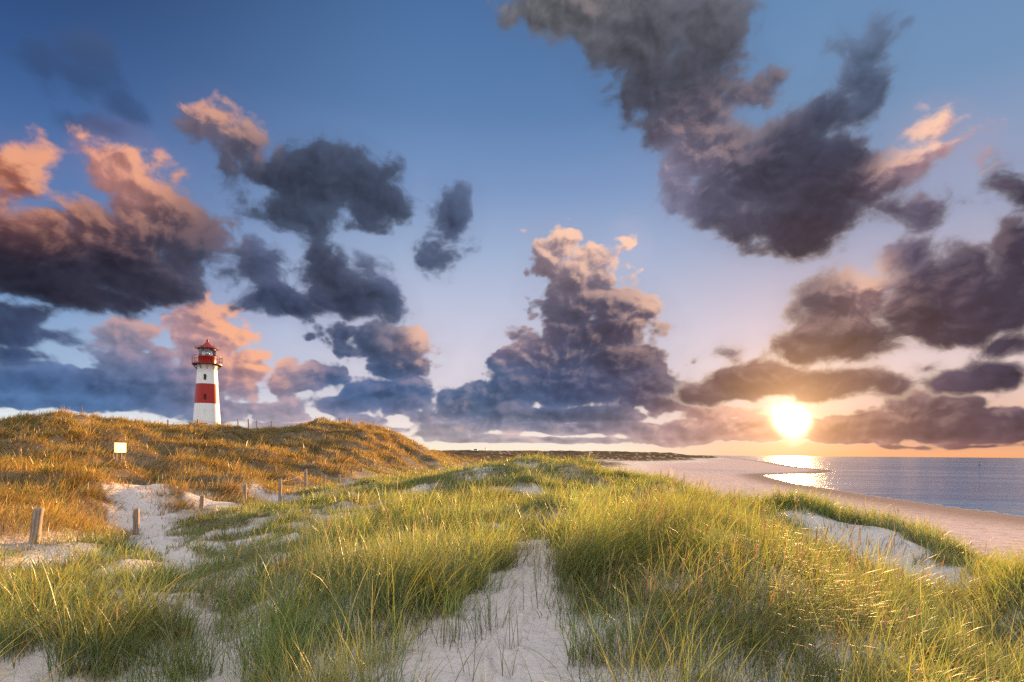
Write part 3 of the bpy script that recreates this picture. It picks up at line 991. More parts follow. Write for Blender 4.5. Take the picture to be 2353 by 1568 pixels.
CLUMPS = [(1930, 16.8, 3, 20, .3), (2060, 15.4, 3, 25, .3), (2135, 13.9, 4, 25, .3), (1985, 14.6, 2, 15, .2), (2300, 11.5, 6, 50, .5), (2230, 12.6, 5, 30, .4), (2330, 9.6, 14, 40, .5),
          (1345, 6.6, 14, 36, .5), (1430, 7.0, 18, 60, .6), (1540, 7.4, 14, 60, .6), (1130, 7.6, 12, 44, .5), (1050, 6.7, 12, 56, .5), (960, 5.9, 12, 56, .5), (860, 5.2, 9, 50, .4),
          (1795, 19.6, 16, 34, .6), (1868, 18.9, 20, 40, .7), (1945, 18.3, 14, 34, .5), (2010, 17.6, 16, 36, .6), (2165, 16.2, 16, 40, .6), (2110, 16.8, 8, 30, .4),
          (2400, 8.6, 60, 75, 1.0), (2340, 8.2, 16, 30, .5), (2255, 9.2, 5, 20, .3), (1690, 20.5, 10, 40, .5), (1600, 23, 10, 30, .5), (1520, 33, 14, 24, 1.2), (1440, 37, 14, 40, 1.5)]

for r0, r1, dens, per, wid, seg, spread in BANDS:
    half = math.radians(47 if r0 > 7 else 52)
    nt = int((2 if r0 < 40 else 3.2) * dens * half * (r1 * r1 - r0 * r0))
    a = rng.uniform(-half, half, nt)
    r = np.sqrt(rng.uniform(r0 * r0, r1 * r1, nt))
    tx, ty = r * np.sin(a), r * np.cos(a)
    tz = ground(tx, ty)
    vg = vegetation(tx, ty, tz)
    hl = hillness(tx, ty)
    gaps = .32 + 1.0 * sstep(fbm(tx / .75, ty / .75, 181, 2), -.22, .22)
    gaps = np.maximum(gaps, .62 * (1 - sstep(colX(tx, ty), 850, 950)) * (r < 11))
    gaps = np.where((hl > .5) | (r > 28), np.maximum(gaps, .85), gaps)
    keep = rng.uniform(0, 1, nt) < vg * 1.25 * gaps * np.where((hl > .5) & (r0 > 18), .98, (.78 if r0 < 12 else .58) if r0 < 40 else .36)
    if r0 >= 78:
        keep &= (hl > 0.5) | (tz > 6.0)
    keep |= (rng.uniform(0, 1, nt) < np.where((ty > 8.5) & (colX(tx, ty) < 800), .36, .015)) & (vg < .3) & (tz > 4.4) & (r0 < 30)
    # tall tussocks standing on the seaward dunes and at the right
    for cX, cd, cn, crx, crd in CLUMPS:
        if r0 <= cd < r1:
            k = int(cn)
            ex = (cX + rng.uniform(-crx, crx, k) - CX) / F
            ey = cd + rng.uniform(-crd, crd, k)
            tx, ty = np.append(tx, ex * ey), np.append(ty, ey)
            tz = np.append(tz, ground(ex * ey, ey))
            hl, vg, r = np.append(hl, np.zeros(k)), np.append(vg, np.full(k, 2.0)), np.append(r, np.hypot(ex * ey, ey))
            keep = np.append(keep, np.ones(k, bool))
    tx, ty, tz, hl, vg, r = tx[keep], ty[keep], tz[keep], hl[keep], vg[keep], r[keep]
    nt = len(tx)
    sparse = vg < 0.25
    heap = sstep(fbm(tx / .75, ty / .75, 181, 2), -.3, .35)
    big = sstep(fbm(tx / 2.6, ty / 2.6, 191, 2), -.5, .5)
    # every tussock has its own height, lean and mix of green, straw and dead brown
    hn = fbm(tx / 2.1, ty / 2.1, 101, 3)
    th_ = np.clip(0.47 + 0.24 * hn + rng.normal(0, .07, nt), .22, .9)
    th_ = th_ * (.62 + .55 * heap) * (.78 + .42 * big)
    th_ = np.where(hl > .5, th_ * 1.12, th_)
    th_ = np.where(sparse, th_ * 0.62, th_)
    th_ = np.where(vg > 1.5, rng.uniform(.5, .82, nt), th_)
    rg = sstep(colX(tx, ty), 1240, 1330) * (1 - sstep(r, 11, 17)) * (1 - sstep(colX(tx, ty), 2000, 2200))
    th_ = th_ * (1 + 0.22 * rg) * (1 + .06 * (1 - sstep(r, 8.5, 11)) * sstep(r, 4, 6) * (1 - rg))
    hollow = (1 - hl) * sstep(colX(tx, ty), 980, 700) * sstep(r, 9, 14) * (1 - sstep(r, 48, 70))
    hollow = hollow * (1 - sstep(smooth_h(tx, ty), 6.1, 6.35))
    th_ = th_ * (1 - .40 * hollow)
    fx_ = np.interp(np.log(np.maximum(ty, 1.0)), _fl, _fX)
    th_ = th_ * (1 - .5 * np.exp(-((colX(tx, ty) - fx_ - 5) / 50.0) ** 2) * sstep(ty, 11, 13))
    strawy = np.clip(0.42 + 0.55 * fbm(tx / 3.3, ty / 3.3, 111, 3) + rng.normal(0, .12, nt), 0.06, .9)
    lean_az = WIND + 1.1 * fbm(tx / 4, ty / 4, 121, 2) * 2 + rng.normal(0, .35, nt) * np.where(hl > .5, .4, 1)
    lean = np.clip(0.30 + 0.35 * fbm(tx / 2.7, ty / 2.7, 131, 2) + rng.normal(0, .08, nt), .05, .8)
    nb = np.maximum(4, (per * rng.uniform(.6, 1.35, nt) * np.where(sparse, .24, 1.0)).astype(int))
    ti = np.repeat(np.arange(nt), nb)
    N = len(ti)
    sp = spread * rng.uniform(.7, 1.2, nt)
    sp = np.where(sparse, sp * .35, sp)
    ox, oy = rng.normal(0, 1, N) * sp[ti], rng.normal(0, 1, N) * sp[ti]
    x, y = tx[ti] + ox, ty[ti] + oy
    z = ground(x, y) - 0.02
    # blades splay outwards from the tussock and with the wind
    jit = np.where(hl[ti] > .5, .16, .30)
    vx = np.sin(lean_az[ti]) * lean[ti] * np.where(hl[ti] > .5, 1.5, 1.0) + ox / (sp[ti] + .01) * 0.26 + rng.normal(0, 1, N) * jit
    vy = np.cos(lean_az[ti]) * lean[ti] * np.where(hl[ti] > .5, 1.5, 1.0) + oy / (sp[ti] + .01) * 0.26 + rng.normal(0, 1, N) * jit
    az_ = np.arctan2(vx, vy)
    mag = np.hypot(vx, vy)
    dead = rng.uniform(0, 1, N) < strawy[ti] * 0.58
    L = th_[ti] * rng.uniform(.42, 1.25, N) * np.where(dead, .86, 1.08)
    th0 = np.clip(mag * 0.55, 0, .9)
    th1 = np.clip(mag * 1.1 + rng.gamma(1.8, .24, N) + dead * rng.uniform(.2, 1.5, N), 0, 2.1)
    g = pick(GREEN, N)
    s = pick(STRAW, N)
    h_ = pick(HILL, N)
    ishill = rng.uniform(0, 1, N) < hl[ti] * 0.93
    c1 = np.where(dead[:, None], s, g)
    gtint = np.clip(0.92 + 0.62 * fbm(tx / 1.2, ty / 1.2, 141, 2), .5, 1.5)[ti][:, None]
    dk = sstep(fbm(tx / 7, ty / 7, 171, 3), .0, .5)[ti][:, None]            # olive growth in random patches, its dark tone painting in shaded folds
    h_ = h_ * (1 - .75 * dk) + np.array([.13, .15, .036]) * .75 * dk
    c1 = np.where(ishill[:, None], h_, c1) * gtint
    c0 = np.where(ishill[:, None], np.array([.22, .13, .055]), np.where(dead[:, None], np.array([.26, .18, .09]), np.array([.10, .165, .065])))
    c1 = np.where(dead[:, None], c1, c1 * 0.75 + 0.25 * s)            # dry tips
    tw = rng.normal(0, .75, N)
    w = wid * rng.uniform(.55, 1.55, N) * np.where(hl[ti] > .5, .8, 1.0)
    root = np.stack([x, y, z], -1)
    ok = np.ones(N, bool)
    if r0 < 19:                                        # blades do not stray far on to the bare sand
        bare_ = (vegetation(x, y, z) < .3) & ~sparse[ti]
        ok = ~(bare_ & (rng.uniform(0, 1, N) < .8))
    hm = hl[ti] > .5
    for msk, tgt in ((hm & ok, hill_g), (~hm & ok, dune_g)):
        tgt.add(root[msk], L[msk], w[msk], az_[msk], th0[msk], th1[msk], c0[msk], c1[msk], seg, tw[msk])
    # flower heads
    if 4 < r0 < 45:
        ns = np.where(sparse, 0, rng.poisson(0.26 + .75 * rg, nt) * (fbm(tx / 2.3, ty / 2.3, 151, 2) > -.15))
        si = np.repeat(np.arange(nt), ns)
        M = len(si)
        px, py = tx[si] + rng.normal(0, 1, M) * sp[si], ty[si] + rng.normal(0, 1, M) * sp[si]
        pr = np.stack([px, py, ground(px, py)], -1)
        pz = lean_az[si] + rng.normal(0, .5, M)
        plen = th_[si] * rng.uniform(.95, 1.2, M)
        pth = np.clip(lean[si] * .8 + rng.normal(0, .12, M), 0, .8)
        pc = np.array([(.55, .43, .22)]) * rng.uniform(.75, 1.2, (M, 1))
        hm = hl[si] > .5
        rr_ = np.maximum(.006, wid * .6) * rng.uniform(.8, 1.2, M)
        for msk, tgt in ((hm, hill_g), (~hm, dune_g)):
            tgt.spikes(pr[msk], plen[msk], rr_[msk], pz[msk], pth[msk], pc[msk])

# young shoots on the bare path, each at its measured spot
SHOOTS = [(700, 1555, 9), (780, 1520, 6), (905, 1500, 5), (1045, 1485, 26), (1068, 1478, 30), (1100, 1450, 10), (1128, 1448, 12), (1165, 1500, 5), (1205, 1490, 4),
          (1235, 1395, 9), (1262, 1402, 8), (1290, 1440, 9), (1310, 1468, 8), (1340, 1530, 34), (1365, 1535, 30), (1150, 1560, 6), (1080, 1560, 8), (1010, 1452, 4),
          (1240, 1330, 5), (1185, 1290, 6), (1210, 1262, 8), (1255, 1300, 7), (960, 1470, 7), (1420, 1545, 16), (455, 1400, 6), (500, 1500, 7), (540, 1480, 9), (380, 1240, 9), (300, 1200, 9)]
for X, Y, n in SHOOTS:
    a_, s_ = ray(X, Y)
    d = np.linspace(2.5, 40, 4000)
    zz = ground(a_ * d, d)
    hit = np.where(CAMZ + s_ * d <= zz)[0]
    if not len(hit):
        continue
    d0 = d[hit[0]]
    ox, oy = rng.normal(0, .035 + .0022 * n, n), rng.normal(0, .035 + .0022 * n, n)
    x, y = a_ * d0 + ox, d0 + oy
    az_ = rng.uniform(0, 2 * np.pi, n)
    g = pick(GREEN[:2], n)
    dune_g.add(np.stack([x, y, ground(x, y) - .01], -1), rng.uniform(.26, .58, n), np.full(n, .0062), az_, rng.uniform(.02, .4, n), rng.uniform(.1, .8, n),
               np.tile([.16, .085, .05], (n, 1)), g, 6, rng.normal(0, .6, n))
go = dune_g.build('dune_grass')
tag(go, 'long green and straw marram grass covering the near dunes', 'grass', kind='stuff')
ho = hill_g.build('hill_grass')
tag(ho, 'rusty orange marram grass covering the hill below the lighthouse', 'grass', kind='stuff')
print('blade verts', dune_g.n, hill_g.n)

# =================================================================== built things
def empty(name, loc, label=None, cat=None, group=None, rz=0.0):
    o = bpy.data.objects.new(name, None)
    o.empty_display_size = 0.3
    COL.objects.link(o)
    o.location = loc
    o.rotation_euler = (0, 0, rz)
    return tag(o, label, cat, group)


def obj(name, bm, mats, parent=None, smooth=False, loc=None):
    me = bpy.data.meshes.new(name)
    bm.normal_update()
    for f in bm.faces:
        f.smooth = smooth
    bm.to_mesh(me)
    bm.free()
    for m_ in (mats if isinstance(mats, (list, tuple)) else [mats]):
        me.materials.append(m_)
    o = bpy.data.objects.new(name, me)
    COL.objects.link(o)
    o.parent = parent
    if loc is not None:
        o.location = loc
    return o


def lathe(bm, prof, n=48, mi=None, a0=0.0, a1=2 * math.pi, cx=0.0, cy=0.0):
    """surface of revolution about z through profile points (radius, height)"""
    full = abs(a1 - a0 - 2 * math.pi) < 1e-6
    rings = []
    for r, z in prof:
        if r < 1e-5:
            rings.append([bm.verts.new((cx, cy, z))])
        else:
            rings.append([bm.verts.new((cx + r * math.cos(a0 + (a1 - a0) * i / n), cy + r * math.sin(a0 + (a1 - a0) * i / n), z)) for i in range(n if full else n + 1)])
    for k in range(len(prof) - 1):
        A_, B_ = rings[k], rings[k + 1]
        for i in range(n):
            j = (i + 1) % len(A_) if full else i + 1
            jb = (i + 1) % len(B_) if full else i + 1
            if len(A_) == 1 and len(B_) == 1:
                continue
            if len(A_) == 1:
                f = bm.faces.new((A_[0], B_[jb], B_[i]))
            elif len(B_) == 1:
                f = bm.faces.new((A_[i], A_[j], B_[0]))
            else:
                f = bm.faces.new((A_[i], A_[j], B_[jb], B_[i]))
            if mi:
                f.material_index = mi[k]


def bar(bm, p, q, r, n=6, r2=None):
    p, q = Vector(p), Vector(q)
    d = (q - p)
    if d.length < 1e-6:
        return
    d.normalize()
    u = d.orthogonal().normalized()
    v = d.cross(u)
    r2 = r if r2 is None else r2
    A_ = [bm.verts.new(p + (u * math.cos(2 * math.pi * i / n) + v * math.sin(2 * math.pi * i / n)) * r) for i in range(n)]
    B_ = [bm.verts.new(q + (u * math.cos(2 * math.pi * i / n) + v * math.sin(2 * math.pi * i / n)) * r2) for i in range(n)]
    for i in range(n):
        bm.faces.new((A_[i], A_[(i + 1) % n], B_[(i + 1) % n], B_[i]))
    bm.faces.new(A_[::-1])
    bm.faces.new(B_)


def box(bm, c, s, M=None):
    vs = []
    for dx_ in (-.5, .5):
        for dy_ in (-.5, .5):
            for dz_ in (-.5, .5):
                p = Vector((c[0] + dx_ * s[0], c[1] + dy_ * s[1], c[2] + dz_ * s[2]))
                vs.append(bm.verts.new(M @ p if M else p))
    for f in ((0, 1, 3, 2), (4, 6, 7, 5), (0, 4, 5, 1), (2, 3, 7, 6), (0, 2, 6, 4), (1, 5, 7, 3)):
        bm.faces.new([vs[i] for i in f])


def tube_path(bm, pts, r, n=5):
    for p, q in zip(pts[:-1], pts[1:]):
        bar(bm, p, q, r, n)


def gz1(x, y):
    return float(ground(np.array([x], dtype=float), np.array([y], dtype=float))[0])


def spot(X, d):
    x = (X - CX) / F * d
    return x, d, gz1(x, d)


# ---- paints and timbers
def paint(name, c, c2, rough=0.45, streak=0.5):
    m, b, out = mat(name)
    oc = objcoord(b)
    s = b.sep(oc)
    st = b.noise(b.xyz(b.m('MULTIPLY', s[0], 5.0), b.m('MULTIPLY', s[1], 5.0), b.m('MULTIPLY', s[2], 0.7)), 1.0, 5, 0.65, '3D')[0]
    sp = b.noise(oc, 3.0, 6, 0.7, '3D')[0]
    col = b.mix(b.smooth(st, 0.5, 0.78, 0.0, streak), c, c2)
    col = b.mix(b.smooth(sp, 0.66, 0.76, 0.0, streak), col, c2)
    principled(b, out, col, b.m('MULTIPLY_ADD', sp, 0.25, rough - 0.1), 0.4, normal=bump(b, sp, 0.25, 0.02))
    return m


white_m = paint('white_paint', (0.80, 0.79, 0.76), (0.52, 0.47, 0.42), 0.42, 0.55)
red_m = paint('red_paint', (0.36, 0.010, 0.002), (0.24, 0.014, 0.005), 0.40, 0.6)
dark_m = paint('dark_metal', (0.06, 0.045, 0.04), (0.12, 0.06, 0.035), 0.5, 0.6)
redmetal_m = paint('red_metal', (0.17, 0.012, 0.005), (0.10, 0.022, 0.012), 0.45, 0.6)
grey_m = paint('grey_door_paint', (0.22, 0.21, 0.20), (0.13, 0.11, 0.1), 0.5, 0.6)
yellow_m = paint('pale_yellow_sign', (0.88, 0.80, 0.40), (0.84, 0.74, 0.36), 0.55, 0.25)

wood_m, b, out = mat('weathered_post_wood')
oc = objcoord(b)
s = b.sep(oc)
gr = b.noise(b.xyz(b.m('MULTIPLY', s[0], 40.0), b.m('MULTIPLY', s[1], 40.0), b.m('MULTIPLY', s[2], 2.2)), 1.0, 5, 0.7, '3D')[0]
bl = b.noise(oc, 4.0, 3, 0.5, '3D')[0]
wc = b.mix(b.smooth(gr, 0.32, 0.7), (0.17, 0.12, 0.085), (0.42, 0.33, 0.25))
wc = b.mix(b.smooth(bl, 0.5, 0.75, 0.0, 0.5), wc, (0.30, 0.25, 0.20))
principled(b, out, wc, 0.85, 0.2, normal=bump(b, gr, 0.6, 0.012))

glass_m, b, out = mat('window_glass')
principled(b, out, (0.02, 0.022, 0.025), 0.06, 0.6)
lens_m, b, out = mat('lens_glass')
principled(b, out, b.mix(b.noise(objcoord(b), 5.0, 2, 0.5, '3D')[0], (0.55, 0.62, 0.66), (0.85, 0.88, 0.9)), 0.05, 0.9, metal=0.75)
pane_m, b, out = mat('clear_lantern_glass')
gl = b.t.nodes.new('ShaderNodeBsdfGlossy')
gl.inputs['Roughness'].default_value = 0.03
tr = b.t.nodes.new('ShaderNodeBsdfTransparent')
tr.inputs[0].default_value = (0.86, 0.9, 0.92, 1)
fr_ = b.t.nodes.new('ShaderNodeFresnel')
fr_.inputs[0].default_value = 1.5
mx = b.t.nodes.new('ShaderNodeMixShader')
b.t.links.new(b.m('MULTIPLY_ADD', fr_.outputs[0], 0.9, 0.05, clamp=True), mx.inputs[0])
b.t.links.new(tr.outputs[0], mx.inputs[1])
b.t.links.new(gl.outputs[0], mx.inputs[2])
b.t.links.new(mx.outputs[0], out.inputs[0])

# ------------------------------------------------------------------ lighthouse
LX_, LY_ = (474.5 - CX) / F * 85.0, 85.0
LZ = CAMZ + (HY + (474.5 - CX) * ROLL - 978.5) / F * 85.0 - 0.05
face = math.atan2(-LX_, LY_)                       # turns local -y towards the photographer's dune
lh = empty('lighthouse', (LX_, LY_, LZ), 'red and white banded lighthouse standing on the grassy dune hill', 'lighthouse', rz=face)


def twr(z):
    return 1.86 + (1.30 - 1.86) * z / 9.05


bm = bmesh.new()
prof = [(twr(-1.6) + .02, -1.6), (twr(0), 0), (twr(1.1), 1.1), (twr(2.2), 2.2), (twr(3.28), 3.28), (twr(3.30), 3.30), (twr(4.75), 4.75), (twr(6.20), 6.20), (twr(6.22), 6.22), (twr(7.6), 7.6), (twr(8.9), 8.9), (1.42, 9.0), (1.42, 9.06)]
lathe(bm, prof, 64, [0, 0, 0, 0, 1, 1, 1, 0, 0, 0, 0, 0])
obj('tower_wall', bm, [white_m, red_m], lh, smooth=True)
# thin joint rings of the cast-iron plates
bm = bmesh.new()
for z in (2.2,):
    lathe(bm, [(twr(z) + .004, z - .022), (twr(z) + .014, z - .016), (twr(z) + .014, z + .016), (twr(z) + .004, z + .022)], 64)
obj('joint_ring', bm, white_m, lh, smooth=True)

# gallery: floor plate, brackets, railing
bm = bmesh.new()
lathe(bm, [(1.2, 9.06), (2.02, 9.06), (2.05, 9.09), (2.05, 9.17), (2.02, 9.20), (1.18, 9.20)], 56)
gal = obj('gallery', bm, redmetal_m, lh)
for i in range(10):
    a = 2 * math.pi * (i + .5) / 10
    c, s_ = math.cos(a), math.sin(a)
    bm = bmesh.new()
    bar(bm, (c * 1.37, s_ * 1.37, 8.42), (c * 1.95, s_ * 1.95, 9.03), .035)
    bar(bm, (c * 1.38, s_ * 1.38, 8.35), (c * 1.44, s_ * 1.44, 9.0), .03)
    bar(bm, (c * 1.45, s_ * 1.45, 9.02), (c * 1.98, s_ * 1.98, 9.02), .035)
    obj('bracket', bm, dark_m, gal)
bm = bmesh.new()
N_ = 40
for i in range(N_):
    a, a2 = 2 * math.pi * i / N_, 2 * math.pi * (i + 1) / N_
    p = (math.cos(a) * 2.0, math.sin(a) * 2.0)
    q = (math.cos(a2) * 2.0, math.sin(a2) * 2.0)
    bar(bm, (p[0], p[1], 9.2), (p[0], p[1], 10.3), .022 if i % 4 == 0 else .010, 5)
    for z, r_ in ((10.3, .026), (9.3, .014), (9.78, .012)):
        bar(bm, (p[0], p[1], z), (q[0], q[1], z), r_, 5)
obj('railing', bm, redmetal_m, gal)

# watch room drum and lantern
bm = bmesh.new()
lathe(bm, [(1.20, 9.20), (1.20, 10.22), (1.24, 10.26), (1.24, 10.34), (1.10, 10.36)], 48)
obj('drum', bm, red_m, lh, smooth=True)
bm = bmesh.new()
lathe(bm, [(1.12, 10.36), (1.12, 11.38)], 24)
lant = obj('lantern', bm, pane_m, lh, smooth=True)
bm = bmesh.new()
nb_ = 12
for i in range(nb_):
    a, a2 = 2 * math.pi * i / nb_, 2 * math.pi * (i + 1) / nb_
    p, q = (math.cos(a) * 1.135, math.sin(a) * 1.135), (math.cos(a2) * 1.135, math.sin(a2) * 1.135)
    if i % 2:
        bar(bm, (p[0], p[1], 10.36), (q[0], q[1], 11.38), .034, 5)
    else:
        bar(bm, (q[0], q[1], 10.36), (p[0], p[1], 11.38), .034, 5)
lathe(bm, [(1.10, 11.34), (1.16, 11.34), (1.16, 11.42), (1.10, 11.42)], 32)
obj('glazing_bars', bm, dark_m, lant)
bm = bmesh.new()
lathe(bm, [(.0, 10.35), (.20, 10.35), (.26, 10.5), (.33, 10.7), (.36, 10.85), (.33, 11.0), (.26, 11.18), (.16, 11.3), (0, 11.32)], 20)
obj('lens', bm, lens_m, lant, smooth=True)
bm = bmesh.new()
lathe(bm, [(0.0, 10.30), (1.09, 10.30), (1.09, 10.33), (0, 10.335)], 32)
obj('lantern_floor', bm, redmetal_m, lant)

# roof with ball, spike, eave walkway and its rods
bm = bmesh.new()
lathe(bm, [(1.02, 11.40), (1.34, 11.42), (1.38, 11.46), (1.37, 11.52), (1.20, 11.60), (.90, 11.80), (.60, 12.06), (.33, 12.32), (.17, 12.5), (.13, 12.56)], 40)
roof = obj('roof', bm, red_m, lh, smooth=True)
bm = bmesh.new()
pr = [(.13, 12.55), (.10, 12.6)] + [(.17 * math.sin(t), 12.74 - .17 * math.cos(t)) for t in np.linspace(.6, 2.7, 9)] + [(.05, 12.93), (.03, 13.0), (.016, 13.1), (.008, 13.55), (0, 13.56)]
lathe(bm, pr, 16)
obj('finial', bm, red_m, roof, smooth=True)
bm = bmesh.new()
NE = 24
for i in range(NE):
    a, a2 = 2 * math.pi * i / NE, 2 * math.pi * (i + 1) / NE
    for rr, z, t in ((1.62, 11.52, .028), (1.70, 11.72, .018)):
        bar(bm, (math.cos(a) * rr, math.sin(a) * rr, z), (math.cos(a2) * rr, math.sin(a2) * rr, z), t, 5)
    if i % 2 == 0:
        bar(bm, (math.cos(a) * 1.30, math.sin(a) * 1.30, 11.44), (math.cos(a) * 1.62, math.sin(a) * 1.62, 11.52), .022, 5)
        bar(bm, (math.cos(a) * 1.62, math.sin(a) * 1.62, 11.52), (math.cos(a) * 1.70, math.sin(a) * 1.70, 11.72), .018, 5)
obj('eave_ring', bm, dark_m, roof)
for i in range(10):
    a = 2 * math.pi * (i + .3) / 10
    c, s_ = math.cos(a), math.sin(a)
    bm = bmesh.new()
    bar(bm, (c * 1.60, s_ * 1.60, 11.5), (c * 2.0, s_ * 2.0, 12.42), .016, 5, .007)
    obj('rod', bm, dark_m, roof)


def arch(w, h, n=10):
    """outline of an arched opening, width w, full height h, bottom centre at the origin"""
    r = w / 2
    p = [(-r, 0), (r, 0)]
    p += [(r * math.cos(t), h - r + r * math.sin(t)) for t in np.linspace(0, math.pi, n)]
    return p


def slab(bm, outline, y0, y1):
    A_ = [bm.verts.new((x, y0, z)) for x, z in outline]
    B_ = [bm.verts.new((x, y1, z)) for x, z in outline]
    n = len(outline)
    for i in range(n):
        bm.faces.new((A_[i], A_[(i + 1) % n], B_[(i + 1) % n], B_[i]))
    bm.faces.new(A_)
    bm.faces.new(B_[::-1])


def ringslab(bm, o1, o2, y0, y1):
    n = len(o1)
    rings = [[bm.verts.new((x, y, z)) for x, z in o] for o, y in ((o1, y0), (o2, y0), (o2, y1), (o1, y1))]
    for k in range(4):
        A_, B_ = rings[k], rings[(k + 1) % 4]
        for i in range(n):
            bm.faces.new((A_[i], A_[(i + 1) % n], B_[(i + 1) % n], B_[i]))


def window(z, ang_, w, h, fm, sunk):
    bm = bmesh.new()
    o1 = arch(w, h)
    o2 = [(x * 1.22, -0.03 + zz * 1.09) for x, zz in o1]
    ringslab(bm, o1, o2, -0.035, 0.12)
    box(bm, (0, 0.0, h / 2), (.035, .03, h - .01))
    for zz in (.33, .62):
        box(bm, (0, 0.001, h * zz), (w, .028, .035))
    rr = twr(z) - sunk
    fr = obj('window_frame', bm, fm, lh, loc=(rr * math.sin(ang_), -rr * math.cos(ang_), z))
    fr.rotation_euler = (math.atan(.062), 0, ang_)
    bm = bmesh.new()
    slab(bm, [(x * .985, zz * .992) for x, zz in o1], 0.02, 0.06)
    obj('pane', bm, glass_m, fr)


window(6.72, -.19, .27, .82, dark_m, -.01)
window(3.82, -.15, .27, .80, redmetal_m, -.01)
# entrance porch at the foot
bm = bmesh.new()
box(bm, (0, 0, .0), (.62, .34, 1.5))
porch = obj('door_frame', bm, dark_m, lh, loc=(-.34, -1.83, -.48))
bm = bmesh.new()
slab(bm, [(-.42, .752), (.42, .752), (.38, .80), (0, .86), (-.38, .80)], -.22, .2)
obj('door_roof', bm, dark_m, porch)
bm = bmesh.new()
box(bm, (0, -.185, -.02), (.46, .03, 1.36))
dr = obj('door', bm, grey_m, porch)
bm = bmesh.new()
bar(bm, (.16, -.22, .0), (.16, -.22, .12), .014)
obj('handle', bm, dark_m, dr)

# ------------------------------------------------------------------ fence posts in the valley
ORD = ['first', 'second', 'third', 'fourth', 'fifth', 'sixth', 'seventh', 'eighth', 'ninth', 'tenth', 'eleventh', 'twelfth', 'thirteenth', 'fourteenth', 'fifteenth',
       'sixteenth', 'seventeenth', 'eighteenth', 'nineteenth', 'twentieth', 'twenty-first', 'twenty-second']


def post_mesh(r, h, seed):
    rs = random.Random(seed)
    bm = bmesh.new()
    n = 14
    prof = [(r * 1.04, -.5), (r * 1.03, 0), (r * 1.0, h * .35), (r * .985, h * .7), (r * .97, h - .035), (r * .93, h - .008), (r * .80, h), (0.0, h + .006)]
    lathe(bm, prof, n)
    for v_ in bm.verts:
        a = math.atan2(v_.co.y, v_.co.x)
        k = 1 + .05 * math.sin(2 * a + seed) + .03 * math.sin(5 * a + 2 * seed + v_.co.z * 2)
        v_.co.x *= k
        v_.co.y *= k
        if v_.co.z > h - .05:
            v_.co.z += .018 * math.sin(a + seed)
    return bm


POSTS = [  # column of base, distance, height of top (photo row), radius, tilt (x, y)
 (80, 13.0, 1169, .095, (.10, -.03), 'thick grey wooden post leaning right at the left edge of the sand hollow'),
 (314, 19.0, 1170, .092, (.02, .02), 'stout upright wooden post in the sandy hollow between two grass clumps'),
 (464, 23.5, 1139, .088, (.05, .0), 'short pale wooden post where the sand hollow meets the green grass'),
 (563.5, 26.0, 1114, .084, (.0, .03), 'pale wooden post carrying a wire beside the far end of the sand hollow'),
 (644, 27.5, 1101, .082, (.0, -.02), 'grey wooden post standing on a small bare sand patch'),
 (703, 36.0, 1079, .09, (.0, .02), 'tall wooden post at the bend of the fence below the hill'),
 (746, 39.0, 1094, .085, (.02, .0), 'short wooden post just right of the tall bend post'),
 (780, 42.0, 1091, .09, (-.02, .01), 'second short wooden post right of the tall bend post'),
]
FAR_POSTS = [(808.8, 1087), (831, 1083.5), (852.6, 1081.5), (870, 1082), (885.5, 1081.5), (899, 1075), (911.5, 1076), (920.8, 1075.5), (945.5, 1071.5), (956, 1070), (964, 1068), (972.5, 1064.5), (980, 1060)]


def add_post(X, d, ytop, r, tilt, label, group, seed):
    x, y, z = spot(X, d)
    _, sl = ray(X, ytop)
    h = max(.4, CAMZ + sl * d - z)
    o = obj('fence_post', post_mesh(r, h, seed), wood_m, None, smooth=True, loc=(x, y, z))
    o.rotation_euler = (tilt[1], tilt[0], seed * .7)
    o.rotation_euler = (Matrix.Rotation(tilt[0], 4, 'Y') @ Matrix.Rotation(tilt[1], 4, 'X') @ Matrix.Rotation(seed * .7, 4, 'Z')).to_euler()
    tag(o, label, 'fence post', group)
    return o, Vector((x + tilt[0] * h, y - tilt[1] * h, z + h))


VG = 'wooden posts of the valley fence'
tops = []
for i, (X, d, yt, r, tl, lb) in enumerate(POSTS):
    o, t = add_post(X, d, yt, r, tl, lb, VG, i + 1)
    tops.append(t)
for i, (X, yt) in enumerate(FAR_POSTS):
    d = 46 + i * 2.7
    o, t = add_post(X, d, yt, .085, (R_.uniform(-.04, .04), 0), 'small distant wooden post, %s along the valley fence after the second short post' % ORD[i], VG, i + 20)
    tops.append(t)
wire_m, b, out = mat('fence_wire_metal')
principled(b, out, b.mix(b.noise(objcoord(b), 9.0, 3, 0.6, '3D')[0], (0.05, 0.035, 0.03), (0.1, 0.075, 0.05)), 0.55, 0.4, metal=0.5)
bm = bmesh.new()
for p, q in zip(tops[2:5], tops[3:6]):
    n = 10
    tube_path(bm, [p.lerp(q, k / n) + Vector((0, 0, -.09 - .18 * (1 - (2 * k / n - 1) ** 2))) for k in range(n + 1)], max(.0035, .00016 * p.y), 4)
w_o = obj('fence_wire', bm, wire_m)
tag(w_o, 'thin slack wire strung between the short wooden posts beside the sand hollow', 'wire')

